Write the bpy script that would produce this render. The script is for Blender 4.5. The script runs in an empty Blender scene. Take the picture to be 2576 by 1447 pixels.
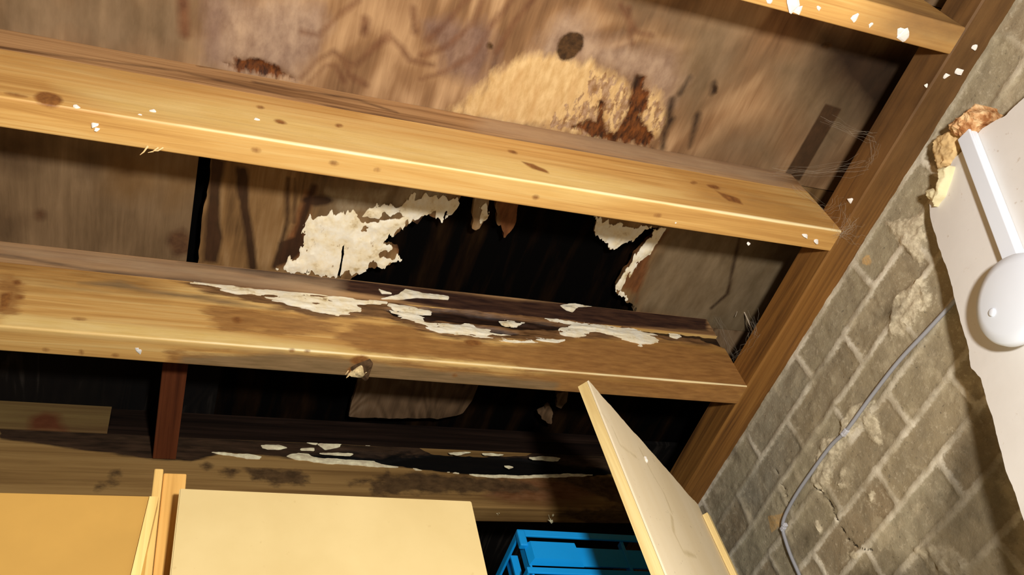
import bpy, math, random
import numpy as np
from mathutils import Matrix, Vector

# ------------------------------------------------------------------ camera, world, light
CZ = 1.20                                    # camera height above the garage floor
S = bpy.context.scene
# rows: camera right, down, forward in world axes (X along the joists, Y down the garage, Z up)
RM = np.array([[0.9313007900777832, -0.29470680456310483, -0.2140718051137327],
               [0.10682575296849671, 0.7828422812915821, -0.6129814198854246],
               [0.3482342557864774, 0.5480016988716745, 0.7605439113755543]])
FOC = 2244.26
cam_d = bpy.data.cameras.new('camera')
cam_d.sensor_width = 36.0
cam_d.lens = FOC / 2576.0 * 36.0
cam_d.clip_start = 0.02
cam = bpy.data.objects.new('camera', cam_d)
S.collection.objects.link(cam)
m = Matrix(((RM[0][0], -RM[1][0], -RM[2][0], 0), (RM[0][1], -RM[1][1], -RM[2][1], 0),
            (RM[0][2], -RM[1][2], -RM[2][2], CZ), (0, 0, 0, 1)))
cam.matrix_world = m
S.camera = cam

w = bpy.data.worlds.new('garage_dark')
S.world = w
w.use_nodes = True
w.node_tree.nodes['Background'].inputs[0].default_value = (1.0, 0.80, 0.55, 1)
w.node_tree.nodes['Background'].inputs[1].default_value = 0.02

ld = bpy.data.lights.new('torch', 'POINT')     # hand-held torch, right of and behind the camera
ld.energy = 107
ld.color = (1.0, 0.975, 0.95)
ld.shadow_soft_size = 0.045
lo = bpy.data.objects.new('torch', ld)
lo.location = (0.22, -0.27, CZ + 0.02)
S.collection.objects.link(lo)

S.view_settings.view_transform = 'Standard'
S.view_settings.look = 'None'
S.view_settings.exposure = 0.0
S.view_settings.gamma = 1.0
S.view_settings.use_curve_mapping = False

random.seed(7)
COL = S.collection

# ------------------------------------------------------------------ photo measurements -> world
def ray(px):
    d = np.array([px[0] - 1288.0, px[1] - 723.5, FOC])
    return RM.T @ d
def hit(px, P0, N):                             # point of a real plane seen at a photo pixel
    d = ray(px); O = np.array([0, 0, CZ])
    t = np.dot(np.array(P0) - O, N) / np.dot(d, N)
    return O + d * t
def hY(px, y): return hit(px, (0, y, 0), (0, 1, 0))
def hX(px, x): return hit(px, (x, 0, 0), (1, 0, 0))
def hZ(px, z): return hit(px, (0, 0, z), (0, 0, 1))

# ------------------------------------------------------------------ numpy noise / fields
def _h(ix, iy, s):
    n = (ix.astype(np.int64) * 374761393 + iy.astype(np.int64) * 668265263 + s * 2147483647) & 0xffffffff
    n = ((n ^ (n >> 13)) * 1274126177) & 0xffffffff
    return ((n ^ (n >> 16)) & 0xffff) / 65535.0
def vnoise(x, y, s=0):
    x = np.asarray(x, float); y = np.asarray(y, float)
    ix = np.floor(x); iy = np.floor(y); fx = x - ix; fy = y - iy
    fx = fx * fx * (3 - 2 * fx); fy = fy * fy * (3 - 2 * fy)
    a = _h(ix, iy, s); b = _h(ix + 1, iy, s); c = _h(ix, iy + 1, s); d = _h(ix + 1, iy + 1, s)
    return (a * (1 - fx) + b * fx) * (1 - fy) + (c * (1 - fx) + d * fx) * fy
def fbm(x, y, s=0, o=4):
    r = 0; a = .5
    for i in range(o):
        r = r + a * (vnoise(x * 2 ** i, y * 2 ** i, s + i * 17) - .5); a *= .55
    return r
def sd_poly(U, V, poly):
    """signed distance, positive inside"""
    P = np.array(poly, float); x = U.ravel(); y = V.ravel()
    d2 = np.full(x.shape, 1e9); ins = np.zeros(x.shape, bool)
    for i in range(len(P)):
        a = P[i]; b = P[(i + 1) % len(P)]
        ex, ey = b - a; wx = x - a[0]; wy = y - a[1]
        t = np.clip((wx * ex + wy * ey) / (ex * ex + ey * ey + 1e-12), 0, 1)
        d2 = np.minimum(d2, (wx - ex * t) ** 2 + (wy - ey * t) ** 2)
        c = ((a[1] <= y) & (b[1] > y)) | ((b[1] <= y) & (a[1] > y))
        with np.errstate(divide='ignore', invalid='ignore'):
            xi = a[0] + (y - a[1]) / (b[1] - a[1]) * (b[0] - a[0])
        ins ^= (c & (x < xi))
    d = np.sqrt(d2)
    return np.where(ins, d, -d).reshape(U.shape)
def sd_line(U, V, pts, r):
    P = np.array(pts, float); d = np.full(U.shape, 1e9)
    rr = r if hasattr(r, '__len__') else [r] * len(P)
    for i in range(len(P) - 1):
        a = P[i]; e = P[i + 1] - a
        t = np.clip(((U - a[0]) * e[0] + (V - a[1]) * e[1]) / (e @ e + 1e-12), 0, 1)
        q = np.hypot(U - a[0] - e[0] * t, V - a[1] - e[1] * t) - (rr[i] * (1 - t) + rr[i + 1] * t)
        d = np.minimum(d, q)
    return -d
def union(conv, polys):
    """polys: lists of photo pixels; ('line', pts, r) for strokes in metres"""
    Q = []
    for p in polys:
        if p[0] == 'line': Q.append(('line', [conv(q) for q in p[1]], p[2]))
        else: Q.append([conv(q) for q in p])
    def f(U, V):
        r = np.full(U.shape, -.1)
        for q in Q:
            s = sd_line(U, V, q[1], q[2]) if q[0] == 'line' else sd_poly(U, V, q)
            r = np.maximum(r, s)
        return np.clip(r, -.1, .1)
    return f
def ell(cx, cy, rx, ry, ang=0, n=14):
    a = math.radians(ang)
    return [(cx + rx * math.cos(t) * math.cos(a) - ry * math.sin(t) * math.sin(a),
             cy + rx * math.cos(t) * math.sin(a) + ry * math.sin(t) * math.cos(a))
            for t in [k * 2 * math.pi / n for k in range(n)]]

# ------------------------------------------------------------------ object helpers
def tag(o, label=None, cat=None, group=None, kind=None):
    if label: o['label'] = label
    if cat: o['category'] = cat
    if group: o['group'] = group
    if kind: o['kind'] = kind
    return o
def empty(name, loc, label=None, cat=None, group=None):
    o = bpy.data.objects.new(name, None); COL.objects.link(o)
    o.location = loc; o.empty_display_size = .05
    return tag(o, label, cat, group)
def link(name, verts, faces, mat, parent=None, smooth=False, attrs=None, origin=None):
    verts = np.asarray(verts, float)
    if parent is not None: org = np.array(parent['_org'] if '_org' in parent else parent.location)
    else: org = np.array(origin if origin is not None else (0, 0, 0), float)
    me = bpy.data.meshes.new(name)
    me.from_pydata((verts - org).tolist(), [], [list(map(int, f)) for f in faces])
    if attrs:
        for k, v in attrs.items():
            at = me.attributes.new(k, 'FLOAT', 'POINT'); at.data.foreach_set('value', np.asarray(v, np.float32))
    me.materials.append(mat)
    if smooth: me.polygons.foreach_set('use_smooth', [True] * len(me.polygons))
    me.update()
    o = bpy.data.objects.new(name, me); COL.objects.link(o)
    if parent is not None: o.parent = parent
    else: o.location = org
    return o
class MB:
    def __init__(s): s.v = []; s.f = []
    def add(s, v, f):
        n = len(s.v); s.v += [tuple(q) for q in v]; s.f += [[i + n for i in q] for q in f]
    def box(s, a, b, M=None, bev=0.0):
        x0, y0, z0 = a; x1, y1, z1 = b
        if bev <= 0:
            v = [(x, y, z) for x in (x0, x1) for y in (y0, y1) for z in (z0, z1)]
            f = [(0, 1, 3, 2), (4, 6, 7, 5), (0, 4, 5, 1), (2, 3, 7, 6), (0, 2, 6, 4), (1, 5, 7, 3)]
        else:
            import bmesh
            bm = bmesh.new(); bmesh.ops.create_cube(bm, size=1)
            for q in bm.verts:
                q.co = Vector(((x0 + x1) / 2 + q.co.x * (x1 - x0), (y0 + y1) / 2 + q.co.y * (y1 - y0), (z0 + z1) / 2 + q.co.z * (z1 - z0)))
            bmesh.ops.bevel(bm, geom=bm.edges[:], offset=bev, segments=3, affect='EDGES', profile=.5)
            bm.verts.index_update()
            v = [tuple(q.co) for q in bm.verts]; f = [[q.index for q in k.verts] for k in bm.faces]; bm.free()
        if M is not None: v = [M(q) for q in v]
        s.add(v, f); return s
    def lathe(s, prof, n, frame):              # prof (r,h); frame = (P0, U, V, N)
        P0, U, V, N = [np.array(q, float) for q in frame]
        v = []; f = []
        for r, h in prof:
            for k in range(n):
                a = 2 * math.pi * k / n
                v.append(P0 + U * r * math.cos(a) + V * r * math.sin(a) + N * h)
        for i in range(len(prof) - 1):
            for k in range(n):
                f.append((i * n + k, i * n + (k + 1) % n, (i + 1) * n + (k + 1) % n, (i + 1) * n + k))
        f.append(list(range(n))[::-1]); f.append([(len(prof) - 1) * n + k for k in range(n)])
        s.add(v, f); return s
    def tube(s, pts, r, n=8):
        P = [np.array(q, float) for q in pts]; rr = r if hasattr(r, '__len__') else [r] * len(P)
        v = []; f = []
        up = np.array([0.31, 0.17, .93])
        for i, p in enumerate(P):
            t = P[min(i + 1, len(P) - 1)] - P[max(i - 1, 0)]; t = t / (np.linalg.norm(t) + 1e-9)
            a = np.cross(t, up); a /= np.linalg.norm(a) + 1e-9; b = np.cross(t, a)
            for k in range(n):
                q = 2 * math.pi * k / n
                v.append(p + (a * math.cos(q) + b * math.sin(q)) * rr[i])
        for i in range(len(P) - 1):
            for k in range(n):
                f.append((i * n + k, i * n + (k + 1) % n, (i + 1) * n + (k + 1) % n, (i + 1) * n + k))
        f.append(list(range(n))[::-1]); f.append([(len(P) - 1) * n + k for k in range(n)])
        s.add(v, f); return s
    def build(s, name, mat, parent=None, smooth=False, origin=None):
        return link(name, s.v, s.f, mat, parent, smooth, None, origin)

def blob(name, p, r, normal, mat, parent=None, flatn=.35, n=26, ox=1.0, origin=None):
    """small lumpy splash: hull of scattered points, flattened along the surface normal"""
    import bmesh
    nn = np.array(normal, float); nn /= np.linalg.norm(nn)
    a = np.cross(nn, (0.3, .2, .9)); a /= np.linalg.norm(a); b = np.cross(nn, a)
    bm = bmesh.new()
    ph = random.random() * 3.1
    for k in range(n):
        q = np.random.RandomState(int(random.random() * 1e6)).normal(size=3); q /= np.linalg.norm(q)
        t = math.atan2(q[1], q[0]); rr = r * (1 + .35 * math.sin(3 * t + ph) + .2 * math.sin(5 * t))
        w_ = np.array(p) + a * q[0] * rr * ox + b * q[1] * rr + nn * (abs(q[2]) * r * flatn - r * .03)
        bm.verts.new(w_)
    bmesh.ops.convex_hull(bm, input=bm.verts[:])
    loose = [v for v in bm.verts if not v.link_faces]
    bmesh.ops.delete(bm, geom=loose, context='VERTS')
    bmesh.ops.recalc_face_normals(bm, faces=bm.faces[:])
    bm.verts.index_update()
    vv = [tuple(q.co) for q in bm.verts]; ff = [[q.index for q in k.verts] for k in bm.faces]; bm.free()
    return link(name, vv, ff, mat, parent, False, None, origin)

def grid(name, mat, parent, us, vs, pos, keep=None, back=None, attrs=None, smooth=True, origin=None, closed=False):
    """grid surface; keep>0 stays (exact contour); back = function giving the rear vertices"""
    us = np.asarray(us, float); vs = np.asarray(vs, float)
    U, V = np.meshgrid(us, vs, indexing='ij'); nu, nv = U.shape
    K = keep(U, V) if keep is not None else np.ones_like(U)
    K = np.where(np.abs(K) < 1e-6, 1e-6, K)
    vu = list(U.ravel()); vv = list(V.ravel()); Kf = K.ravel()
    faces = []; cross = {}
    idx = np.arange(nu * nv).reshape(nu, nv)
    pos_in = K > 0
    allin = pos_in[:-1, :-1] & pos_in[1:, :-1] & pos_in[1:, 1:] & pos_in[:-1, 1:]
    anyin = pos_in[:-1, :-1] | pos_in[1:, :-1] | pos_in[1:, 1:] | pos_in[:-1, 1:]
    I, J = np.nonzero(allin)
    q = np.stack([idx[I, J], idx[I + 1, J], idx[I + 1, J + 1], idx[I, J + 1]], 1)
    faces += q.tolist()
    def cr(a, b):
        k = (a, b) if a < b else (b, a)
        if k not in cross:
            t = Kf[k[0]] / (Kf[k[0]] - Kf[k[1]])
            cross[k] = len(vu)
            vu.append(vu[k[0]] + (vu[k[1]] - vu[k[0]]) * t); vv.append(vv[k[0]] + (vv[k[1]] - vv[k[0]]) * t)
        return cross[k]
    I, J = np.nonzero(anyin & ~allin)
    for i, j in zip(I, J):
        c = [idx[i, j], idx[i + 1, j], idx[i + 1, j + 1], idx[i, j + 1]]
        out = []
        for k in range(4):
            a = int(c[k]); b = int(c[(k + 1) % 4])
            if Kf[a] > 0: out.append(a)
            if (Kf[a] > 0) != (Kf[b] > 0): out.append(cr(a, b))
        if len(out) >= 3: faces.append(out)
    vu = np.array(vu); vv = np.array(vv)
    used = np.unique(np.concatenate([np.array(f) for f in faces])) if faces else np.array([], int)
    remap = -np.ones(len(vu), int); remap[used] = np.arange(len(used))
    vu = vu[used]; vv = vv[used]
    faces = [[int(remap[a]) for a in f] for f in faces]
    P = pos(vu, vv)
    at = {k: f(vu, vv) for k, f in (attrs or {}).items()}
    if back is not None:
        Bk = back(vu, vv); n = len(P)
        cnt = {}
        for f in faces:
            for k in range(len(f)):
                a, b = f[k], f[(k + 1) % len(f)]
                if (b, a) in cnt: del cnt[(b, a)]
                else: cnt[(a, b)] = 1
        faces = faces + [[a + n for a in f[::-1]] for f in faces] + [[b, a, a + n, b + n] for a, b in cnt]
        P = np.concatenate([P, Bk]); at = {k: np.concatenate([v, v]) for k, v in at.items()}
    o = link(name, P, faces, mat, parent, smooth, at, origin)
    if smooth and back is not None:
        try: o.data.set_sharp_from_angle(angle=math.radians(40))
        except Exception: pass
    return o
def lin(a, b, st): return np.linspace(a, b, max(2, int(round(abs(b - a) / st)) + 1))

# ------------------------------------------------------------------ materials
def srgb(r, g, b):
    f = lambda c: (c / 255 / 12.92) if c <= 10 else ((c / 255 + .055) / 1.055) ** 2.4
    return (f(r), f(g), f(b), 1)
class Mat:
    def __init__(s, name, rough=.7, spec=.3):
        s.m = bpy.data.materials.new(name); s.m.use_nodes = True
        s.nt = s.m.node_tree; s.n = s.nt.nodes; s.l = s.nt.links
        s.b = s.n['Principled BSDF']; s.b.inputs['Roughness'].default_value = rough
        s.b.inputs['Specular IOR Level'].default_value = spec
        s.tc = s.n.new('ShaderNodeTexCoord')
    def set(s, sock, v):
        if isinstance(v, bpy.types.NodeSocket): s.l.new(v, sock)
        else: sock.default_value = v
    def noise(s, scale=(1, 1, 1), sc=1, detail=5, rough=.55, dist=0, off=(0, 0, 0), vec=None):
        mp = s.n.new('ShaderNodeMapping'); s.l.new(vec or s.tc.outputs['Object'], mp.inputs[0])
        mp.inputs['Scale'].default_value = scale; mp.inputs['Location'].default_value = off
        t = s.n.new('ShaderNodeTexNoise'); s.l.new(mp.outputs[0], t.inputs['Vector'])
        t.inputs['Scale'].default_value = sc; t.inputs['Detail'].default_value = detail
        t.inputs['Roughness'].default_value = rough; t.inputs['Distortion'].default_value = dist
        return t.outputs['Fac']
    def math(s, op, a, b=0.0, c=0.0, clamp=False):
        t = s.n.new('ShaderNodeMath'); t.operation = op; t.use_clamp = clamp
        s.set(t.inputs[0], a); s.set(t.inputs[1], b); s.set(t.inputs[2], c); return t.outputs[0]
    def ramp(s, fac, stops, interp='LINEAR'):
        t = s.n.new('ShaderNodeValToRGB'); s.l.new(fac, t.inputs[0]); e = t.color_ramp.elements
        t.color_ramp.interpolation = interp
        while len(e) < len(stops): e.new(.5)
        for k, (p, c) in enumerate(stops): e[k].position = p; e[k].color = c if len(c) == 4 else (*c, 1)
        return t.outputs[0]
    def mix(s, fac, a, b, mode='MIX'):
        t = s.n.new('ShaderNodeMix'); t.data_type = 'RGBA'; t.blend_type = mode
        s.set(t.inputs[0], fac); s.set(t.inputs[6], a); s.set(t.inputs[7], b); return t.outputs[2]
    def attr(s, name):
        t = s.n.new('ShaderNodeAttribute'); t.attribute_name = name; return t.outputs['Fac']
    def layer(s, col, name, ca, cb, width=.004, amp=.02, nsc=(60, 60, 60), op=1.0, off=(0, 0, 0), detail=6):
        nz = s.noise(nsc, 1, detail, .62, 0, off)
        a = s.math('MULTIPLY_ADD', s.math('SUBTRACT', nz, .5), amp, s.attr(name))
        mk = s.math('MULTIPLY', s.math('ADD', s.math('DIVIDE', a, width), .5, 0, True), op)
        n2 = s.noise(tuple(q * 1.7 for q in nsc), 1, 5, .6, 0, (3, 1, 2))
        c = s.mix(s.ramp(n2, [(.35, (0, 0, 0, 1)), (.65, (1, 1, 1, 1))]), ca, cb)
        return s.mix(mk, col, c), mk
    def bump(s, h, strength=.3, dist=.01):
        t = s.n.new('ShaderNodeBump'); t.inputs['Strength'].default_value = strength
        t.inputs['Distance'].default_value = dist; s.l.new(h, t.inputs['Height']); s.l.new(t.outputs[0], s.b.inputs['Normal'])
    def done(s, col):
        s.set(s.b.inputs['Base Color'], col); return s.m

def wood(name, light, mid, dark, axis=0, rough=.55, spec=.35, layers=(), streak=1.0, seed=0, bump=.25):
    M = Mat(name, rough, spec)
    sc = [70, 70, 70]; sc[axis] = 2.2
    sb = [9, 9, 9]; sb[axis] = .9
    g = M.noise(tuple(sc), 1, 7, .62, .6, (seed, seed * 2.3, 1))
    b = M.noise(tuple(sb), 1, 4, .55, .8, (seed * 3.1, 4, seed))
    f = M.math('ADD', M.math('MULTIPLY', g, .6 * streak), M.math('MULTIPLY', b, 1 - .6 * streak))
    col = M.ramp(f, [(.36, dark), (.5, mid), (.64, light)])
    # thin darker growth lines
    sl = [150, 150, 150]; sl[axis] = 1.2
    h = M.noise(tuple(sl), 1, 3, .5, .3, (1, seed, 7))
    col = M.mix(M.ramp(h, [(.56, (0, 0, 0, 1)), (.72, (.55, .55, .55, 1))]), col, dark)
    for L in layers: col, _ = M.layer(col, *L[:3], **(L[3] if len(L) > 3 else {}))
    M.bump(g, bump, .004)
    return M.done(col)

BLK = (.0012, .0009, .0007, 1)
WHT = (.80, .70, .50, 1); WHT2 = (.60, .47, .28, 1)
def flat(name, c, rough=.6, spec=.3, var=.12, sc=25, bump=0.0):
    M = Mat(name, rough, spec)
    n = M.noise((sc, sc, sc), 1, 5)
    d = tuple(q * (1 - var) for q in c[:3]) + (1,); l = tuple(min(1, q * (1 + var)) for q in c[:3]) + (1,)
    if bump: M.bump(n, bump, .004)
    return M.done(M.ramp(n, [(.35, d), (.65, l)]))

def ply_mat(name, c0, c1, c2, layers=(), seed=0, lines=17.0, rough=.75, contrast=1.0, gx=5.0, gy=1.3):
    """rotary-cut veneer: cathedral figure running along Y"""
    M = Mat(name, rough, .2)
    base = M.noise((gx, gy, 1), 1, 2.5, .5, 1.1, (seed, seed * 1.7, 0))
    ph = M.math('MULTIPLY', base, lines * 6.283)
    s_ = M.math('MULTIPLY_ADD', M.math('SINE', ph), .5, .5)
    fine = M.noise((85, 7, 1), 1, 6, .65, .4, (0, seed, 0))
    blo = M.noise((3.4, 2.2, 1), 1, 4, .6, .5, (seed * 2, 0, 0))
    f = M.math('ADD', M.math('MULTIPLY', s_, .30 * contrast), M.math('ADD', M.math('MULTIPLY', fine, .38), M.math('MULTIPLY', blo, .62)))
    col = M.ramp(f, [(.36, c0), (.62, c1), (.86, c2)])
    for L in layers: col, _ = M.layer(col, *L[:3], **(L[3] if len(L) > 3 else {}))
    M.bump(f, .2, .003)
    return M.done(col)

# ------------------------------------------------------------------ main dimensions
Z0 = CZ + 1.19                               # underside of the joists
YA, YB, YC, YD = .244, .6444, 1.043, 1.449   # faces of the joists towards the camera
TW = .047
def deckz(y): return CZ + 1.372 + .04 * y
DN = np.array([0, -.04, 1.0]); DN /= np.linalg.norm(DN); DP = (0, 0, CZ + 1.372)
def cdeck(px):
    p = hit(px, DP, DN); return (p[0], p[1])
XW = 1.196                                    # brick face
XP = 1.134                                    # wall plate face

# ------------------------------------------------------------------ setting: shell
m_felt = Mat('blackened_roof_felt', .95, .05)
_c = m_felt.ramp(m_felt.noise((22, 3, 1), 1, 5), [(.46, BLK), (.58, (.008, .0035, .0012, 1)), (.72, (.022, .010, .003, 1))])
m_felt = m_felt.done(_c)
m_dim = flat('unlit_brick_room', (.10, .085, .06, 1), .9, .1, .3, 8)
m_floor = flat('concrete_floor', (.16, .15, .13, 1), .9, .1, .25, 6)
def slab(name, a, b, mat):
    o = MB().box(a, b).build(name, mat); return tag(o, None, None, None, 'structure')
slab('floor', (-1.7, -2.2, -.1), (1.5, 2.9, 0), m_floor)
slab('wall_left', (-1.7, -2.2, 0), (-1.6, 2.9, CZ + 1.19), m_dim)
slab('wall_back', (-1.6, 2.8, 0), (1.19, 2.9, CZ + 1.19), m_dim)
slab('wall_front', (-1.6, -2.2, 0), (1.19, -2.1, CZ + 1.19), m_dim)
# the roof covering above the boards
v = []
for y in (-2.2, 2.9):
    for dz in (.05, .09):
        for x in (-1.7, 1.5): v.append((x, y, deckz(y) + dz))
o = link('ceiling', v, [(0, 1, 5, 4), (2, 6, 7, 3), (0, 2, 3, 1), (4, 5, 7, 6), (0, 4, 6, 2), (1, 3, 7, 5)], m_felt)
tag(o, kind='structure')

# ------------------------------------------------------------------ brick wall (right)
def wall_fields():
    course = .0783; bl = .2333; top = CZ + 1.186
    def loc(U, V):                                # U=y, V=z
        wob = fbm(U * 14, V * 14, 5, 3) * .010
        v = (top - V + wob * .5)
        c = np.floor(v / course); fv = v - c * course
        par = np.mod(c, 2)
        uu = U - .471 + wob + np.where(par > 0, -bl / 2, 0)
        fu = np.mod(uu, bl)
        dv = np.minimum(fv, course - fv); du = np.minimum(fu, bl - fu)
        return np.minimum(dv, du), c, np.floor(uu / bl)
    def mort(U, V):
        d, c, k = loc(U, V)
        return np.clip(np.maximum(.0062 - d, V - (CZ + 1.182)), -.03, .03)
    def tone(U, V):
        d, c, k = loc(U, V)
        return _h(np.asarray(c), np.asarray(k), 3)
    return mort, tone
w_mort, w_tone = wall_fields()
def cw(px):
    p = hX(px, XW); return (p[1], p[2])
w_crack = union(cw, [('line', [(2046, 1221), (2067, 1237), (2092, 1272), (2109, 1310), (2127, 1352), (2162, 1380), (2193, 1384)], .0016),
                     ('line', [(1950, 1180), (1975, 1235), (1990, 1290)], .001)])
w_dark = union(cw, [[(2300, 1447), (2360, 1250), (2400, 1120), (2450, 1000), (2520, 1100), (2576, 1300), (2600, 1500), (2330, 1500)],  # first patch paints the panel's shadow on the brick; the rest are dark marks
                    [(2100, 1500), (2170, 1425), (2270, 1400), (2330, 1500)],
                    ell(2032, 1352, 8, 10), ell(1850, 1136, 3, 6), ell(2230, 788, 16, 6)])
w_smear = union(cw, [[(2070, 1105), (2115, 1100), (2120, 1060), (2145, 1020), (2200, 1010), (2215, 1120), (2190, 1110), (2175, 1060), (2140, 1100), (2100, 1170), (2070, 1240), (2040, 1215)],
                     [(2250, 750), (2330, 690), (2340, 760), (2280, 840), (2235, 850)], [(2230, 560), (2330, 540), (2322, 660), (2300, 650)],
                     ell(2060, 1325, 7, 18, -20), ell(2150, 1395, 18, 8), ell(2190, 1250, 6, 16, -20),
                     [(2300, 1380), (2380, 1370), (2440, 1420), (2430, 1445), (2350, 1440)],
                     ell(2120, 1190, 6, 14, 20), ell(2120, 1220, 12, 6)])
w_orange = union(cw, [[(2170, 650), (2185, 640), (2192, 660), (2185, 668), (2168, 662)], [(1930, 1300), (1975, 1290), (1970, 1320), (1940, 1340)]])
Mw = Mat('old_grey_brick', .9, .12)
tone = Mw.attr('tone')
n1 = Mw.noise((22, 22, 22), 1, 6, .65)
n2 = Mw.noise((110, 110, 110), 1, 4, .7)
cb = Mw.ramp(tone, [(.0, (.31, .235, .14, 1)), (.35, (.37, .30, .185, 1)), (.7, (.41, .35, .225, 1)), (1., (.32, .28, .20, 1))])
cb = Mw.mix(Mw.ramp(n1, [(.3, (1, 1, 1, 1)), (.6, (0, 0, 0, 1))]), cb, (.31, .255, .165, 1))
cb = Mw.mix(Mw.ramp(n2, [(.56, (0, 0, 0, 1)), (.75, (.6, .6, .6, 1))]), cb, (.72, .62, .44, 1))
cb = Mw.mix(Mw.ramp(n2, [(.28, (.8, .8, .8, 1)), (.38, (0, 0, 0, 1))]), cb, (.12, .10, .07, 1))
patch = Mw.noise((4.5, 4.5, 4.5), 1, 4, .6)
mc = Mw.mix(Mw.ramp(patch, [(.42, (0, 0, 0, 1)), (.6, (1, 1, 1, 1))]), (.86, .78, .61, 1), (.62, .54, .39, 1))
nz = Mw.noise((120, 120, 120), 1, 6, .65)
a = Mw.math('MULTIPLY_ADD', Mw.math('SUBTRACT', nz, .5), .014, Mw.attr('mortar'))
mk = Mw.math('ADD', Mw.math('DIVIDE', a, .004), .5, 0, True)
wear_glint = Mw.ramp(Mw.noise((7, 7, 7), 1, 5, .6, 0, (3, 3, 3)), [(.42, (.12, .12, .12, 1)), (.62, (.95, .95, .95, 1))])  # patchy wear thinning the mortar colour
cb = Mw.mix(Mw.math('MULTIPLY', mk, wear_glint), cb, mc)
cb, _ = Mw.layer(cb, 'smear', (.84, .74, .52, 1), (.50, .42, .28, 1), width=.006, amp=.045, nsc=(70, 70, 70), op=.85)
cb = Mw.mix(Mw.ramp(Mw.noise((16, 16, 16), 1, 6, .65, .5, (9, 1, 4)), [(.54, (0, 0, 0, 1)), (.68, (.55, .55, .55, 1))]), cb, (.60, .51, .34, 1))
cb, _ = Mw.layer(cb, 'shade_marks', (.06, .045, .025, 1), (.12, .09, .05, 1), width=.05, amp=.09, nsc=(18, 18, 18), op=.75)
cb, _ = Mw.layer(cb, 'ochre', (.75, .45, .16, 1), (.55, .38, .18, 1), width=.003, amp=.01, nsc=(90, 90, 90), op=.8)
cb, _ = Mw.layer(cb, 'crack', (.02, .014, .008, 1), (.05, .035, .02, 1), width=.0012, amp=.006, nsc=(120, 120, 120))
hb = Mw.math('ADD', Mw.math('MULTIPLY', n1, .5), Mw.math('MULTIPLY', n2, .5))
Mw.bump(hb, .5, .006)
m_brick = Mw.done(cb)
def wpos(U, V):
    mo = np.clip(w_mort(U, V) / .004 + .5, 0, 1)
    sm = np.clip(w_smear(U, V) / .006 + .5, 0, 1)
    h = fbm(U * 40, V * 40, 2, 4) * .006 + mo * .0025 + sm * (.004 + fbm(U * 90, V * 90, 9, 3) * .01) - np.clip(w_crack(U, V) / .001 + .5, 0, 1) * .004
    return np.stack([XW - h, U, V], -1)
g = grid('wall_right', m_brick, None, lin(.12, 1.62, .0045), lin(CZ + .45, CZ + 1.19, .0045), wpos,
         back=lambda U, V: np.stack([np.full_like(U, XW + .1), U, V], -1),
         attrs={'mortar': w_mort, 'tone': w_tone, 'crack': w_crack, 'shade_marks': w_dark, 'smear': w_smear, 'ochre': w_orange})
tag(g, kind='structure')
# coarser remainder of the same wall joined into the same mesh
def join(o, others):
    import bmesh
    bm = bmesh.new(); bm.from_mesh(o.data)
    for q in others:
        bm.from_mesh(q.data)
    bm.to_mesh(o.data); bm.free()
    for q in others: bpy.data.objects.remove(q)
rest = []
for (ya, yb, za, zb) in ((-2.2, .12, 0, CZ + 1.19), (1.62, 2.9, 0, CZ + 1.19), (.12, 1.62, 0, CZ + .45)):
    rest.append(grid('wall_rest', m_brick, None, lin(ya, yb, .012), lin(za, zb, .012), lambda U, V: np.stack([np.full_like(U, XW), U, V], -1),
                     back=lambda U, V: np.stack([np.full_like(U, XW + .1), U, V], -1),
                     attrs={'mortar': w_mort, 'tone': w_tone, 'crack': lambda U, V: U * 0 - .1, 'shade_marks': w_dark, 'smear': w_smear, 'ochre': lambda U, V: U * 0 - .1}))
join(g, rest)

# ------------------------------------------------------------------ wall plate on the brick
m_plate = wood('dark_stained_softwood', (.36, .17, .038, 1), (.25, .105, .020, 1), (.09, .034, .007, 1), axis=1, rough=.65, seed=4,
               layers=[('browner', (.07, .035, .012, 1), (.15, .075, .025, 1), dict(width=.35, amp=.20, nsc=(14, 4, 14), op=.85))])
root = empty('wall_plate', (XP, 1.0, Z0), 'dark brown timber plate lying along the top of the brick wall', 'timber')
_mb = MB()
_ys = lin(-.8, 2.6, .04)
_sec = [(XP + .003, Z0), (XP + .10, Z0), (XP + .10, Z0 + .075), (XP + .003, Z0 + .075), (XP, Z0 + .072), (XP, Z0 + .003)]
_v = [(x + .0008 * math.sin(y * 9), y, z) for y in _ys for x, z in _sec]
_f = [(i * 6 + k, (i + 1) * 6 + k, (i + 1) * 6 + (k + 1) % 6, i * 6 + (k + 1) % 6) for i in range(len(_ys) - 1) for k in range(6)]
_f += [tuple(range(6)), tuple((len(_ys) - 1) * 6 + k for k in range(6))[::-1]]
link('plate_beam', _v, _f, m_plate, root, False, {'browner': [.62 - q[1] if q[1] < .9 else .95 * 0 - .28 for q in _v]})  # plate turns darker brown towards its near end
m_plaster = flat('white_plaster_splash', (.85, .80, .72, 1), .4, .5, .1)
for (px, r) in (((2410, 178), .009), ((2379, 190), .005), ((2450, 118), .006), ((2330, 215), .003), ((2140, 505), .005)):
    p = hX(px, XP - .002)
    if p[2] < Z0 + .004: p = hZ(px, Z0 - .001)
    blob('plaster_splash', p, r, (-.7, 0, -.7), m_plaster, root)

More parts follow.
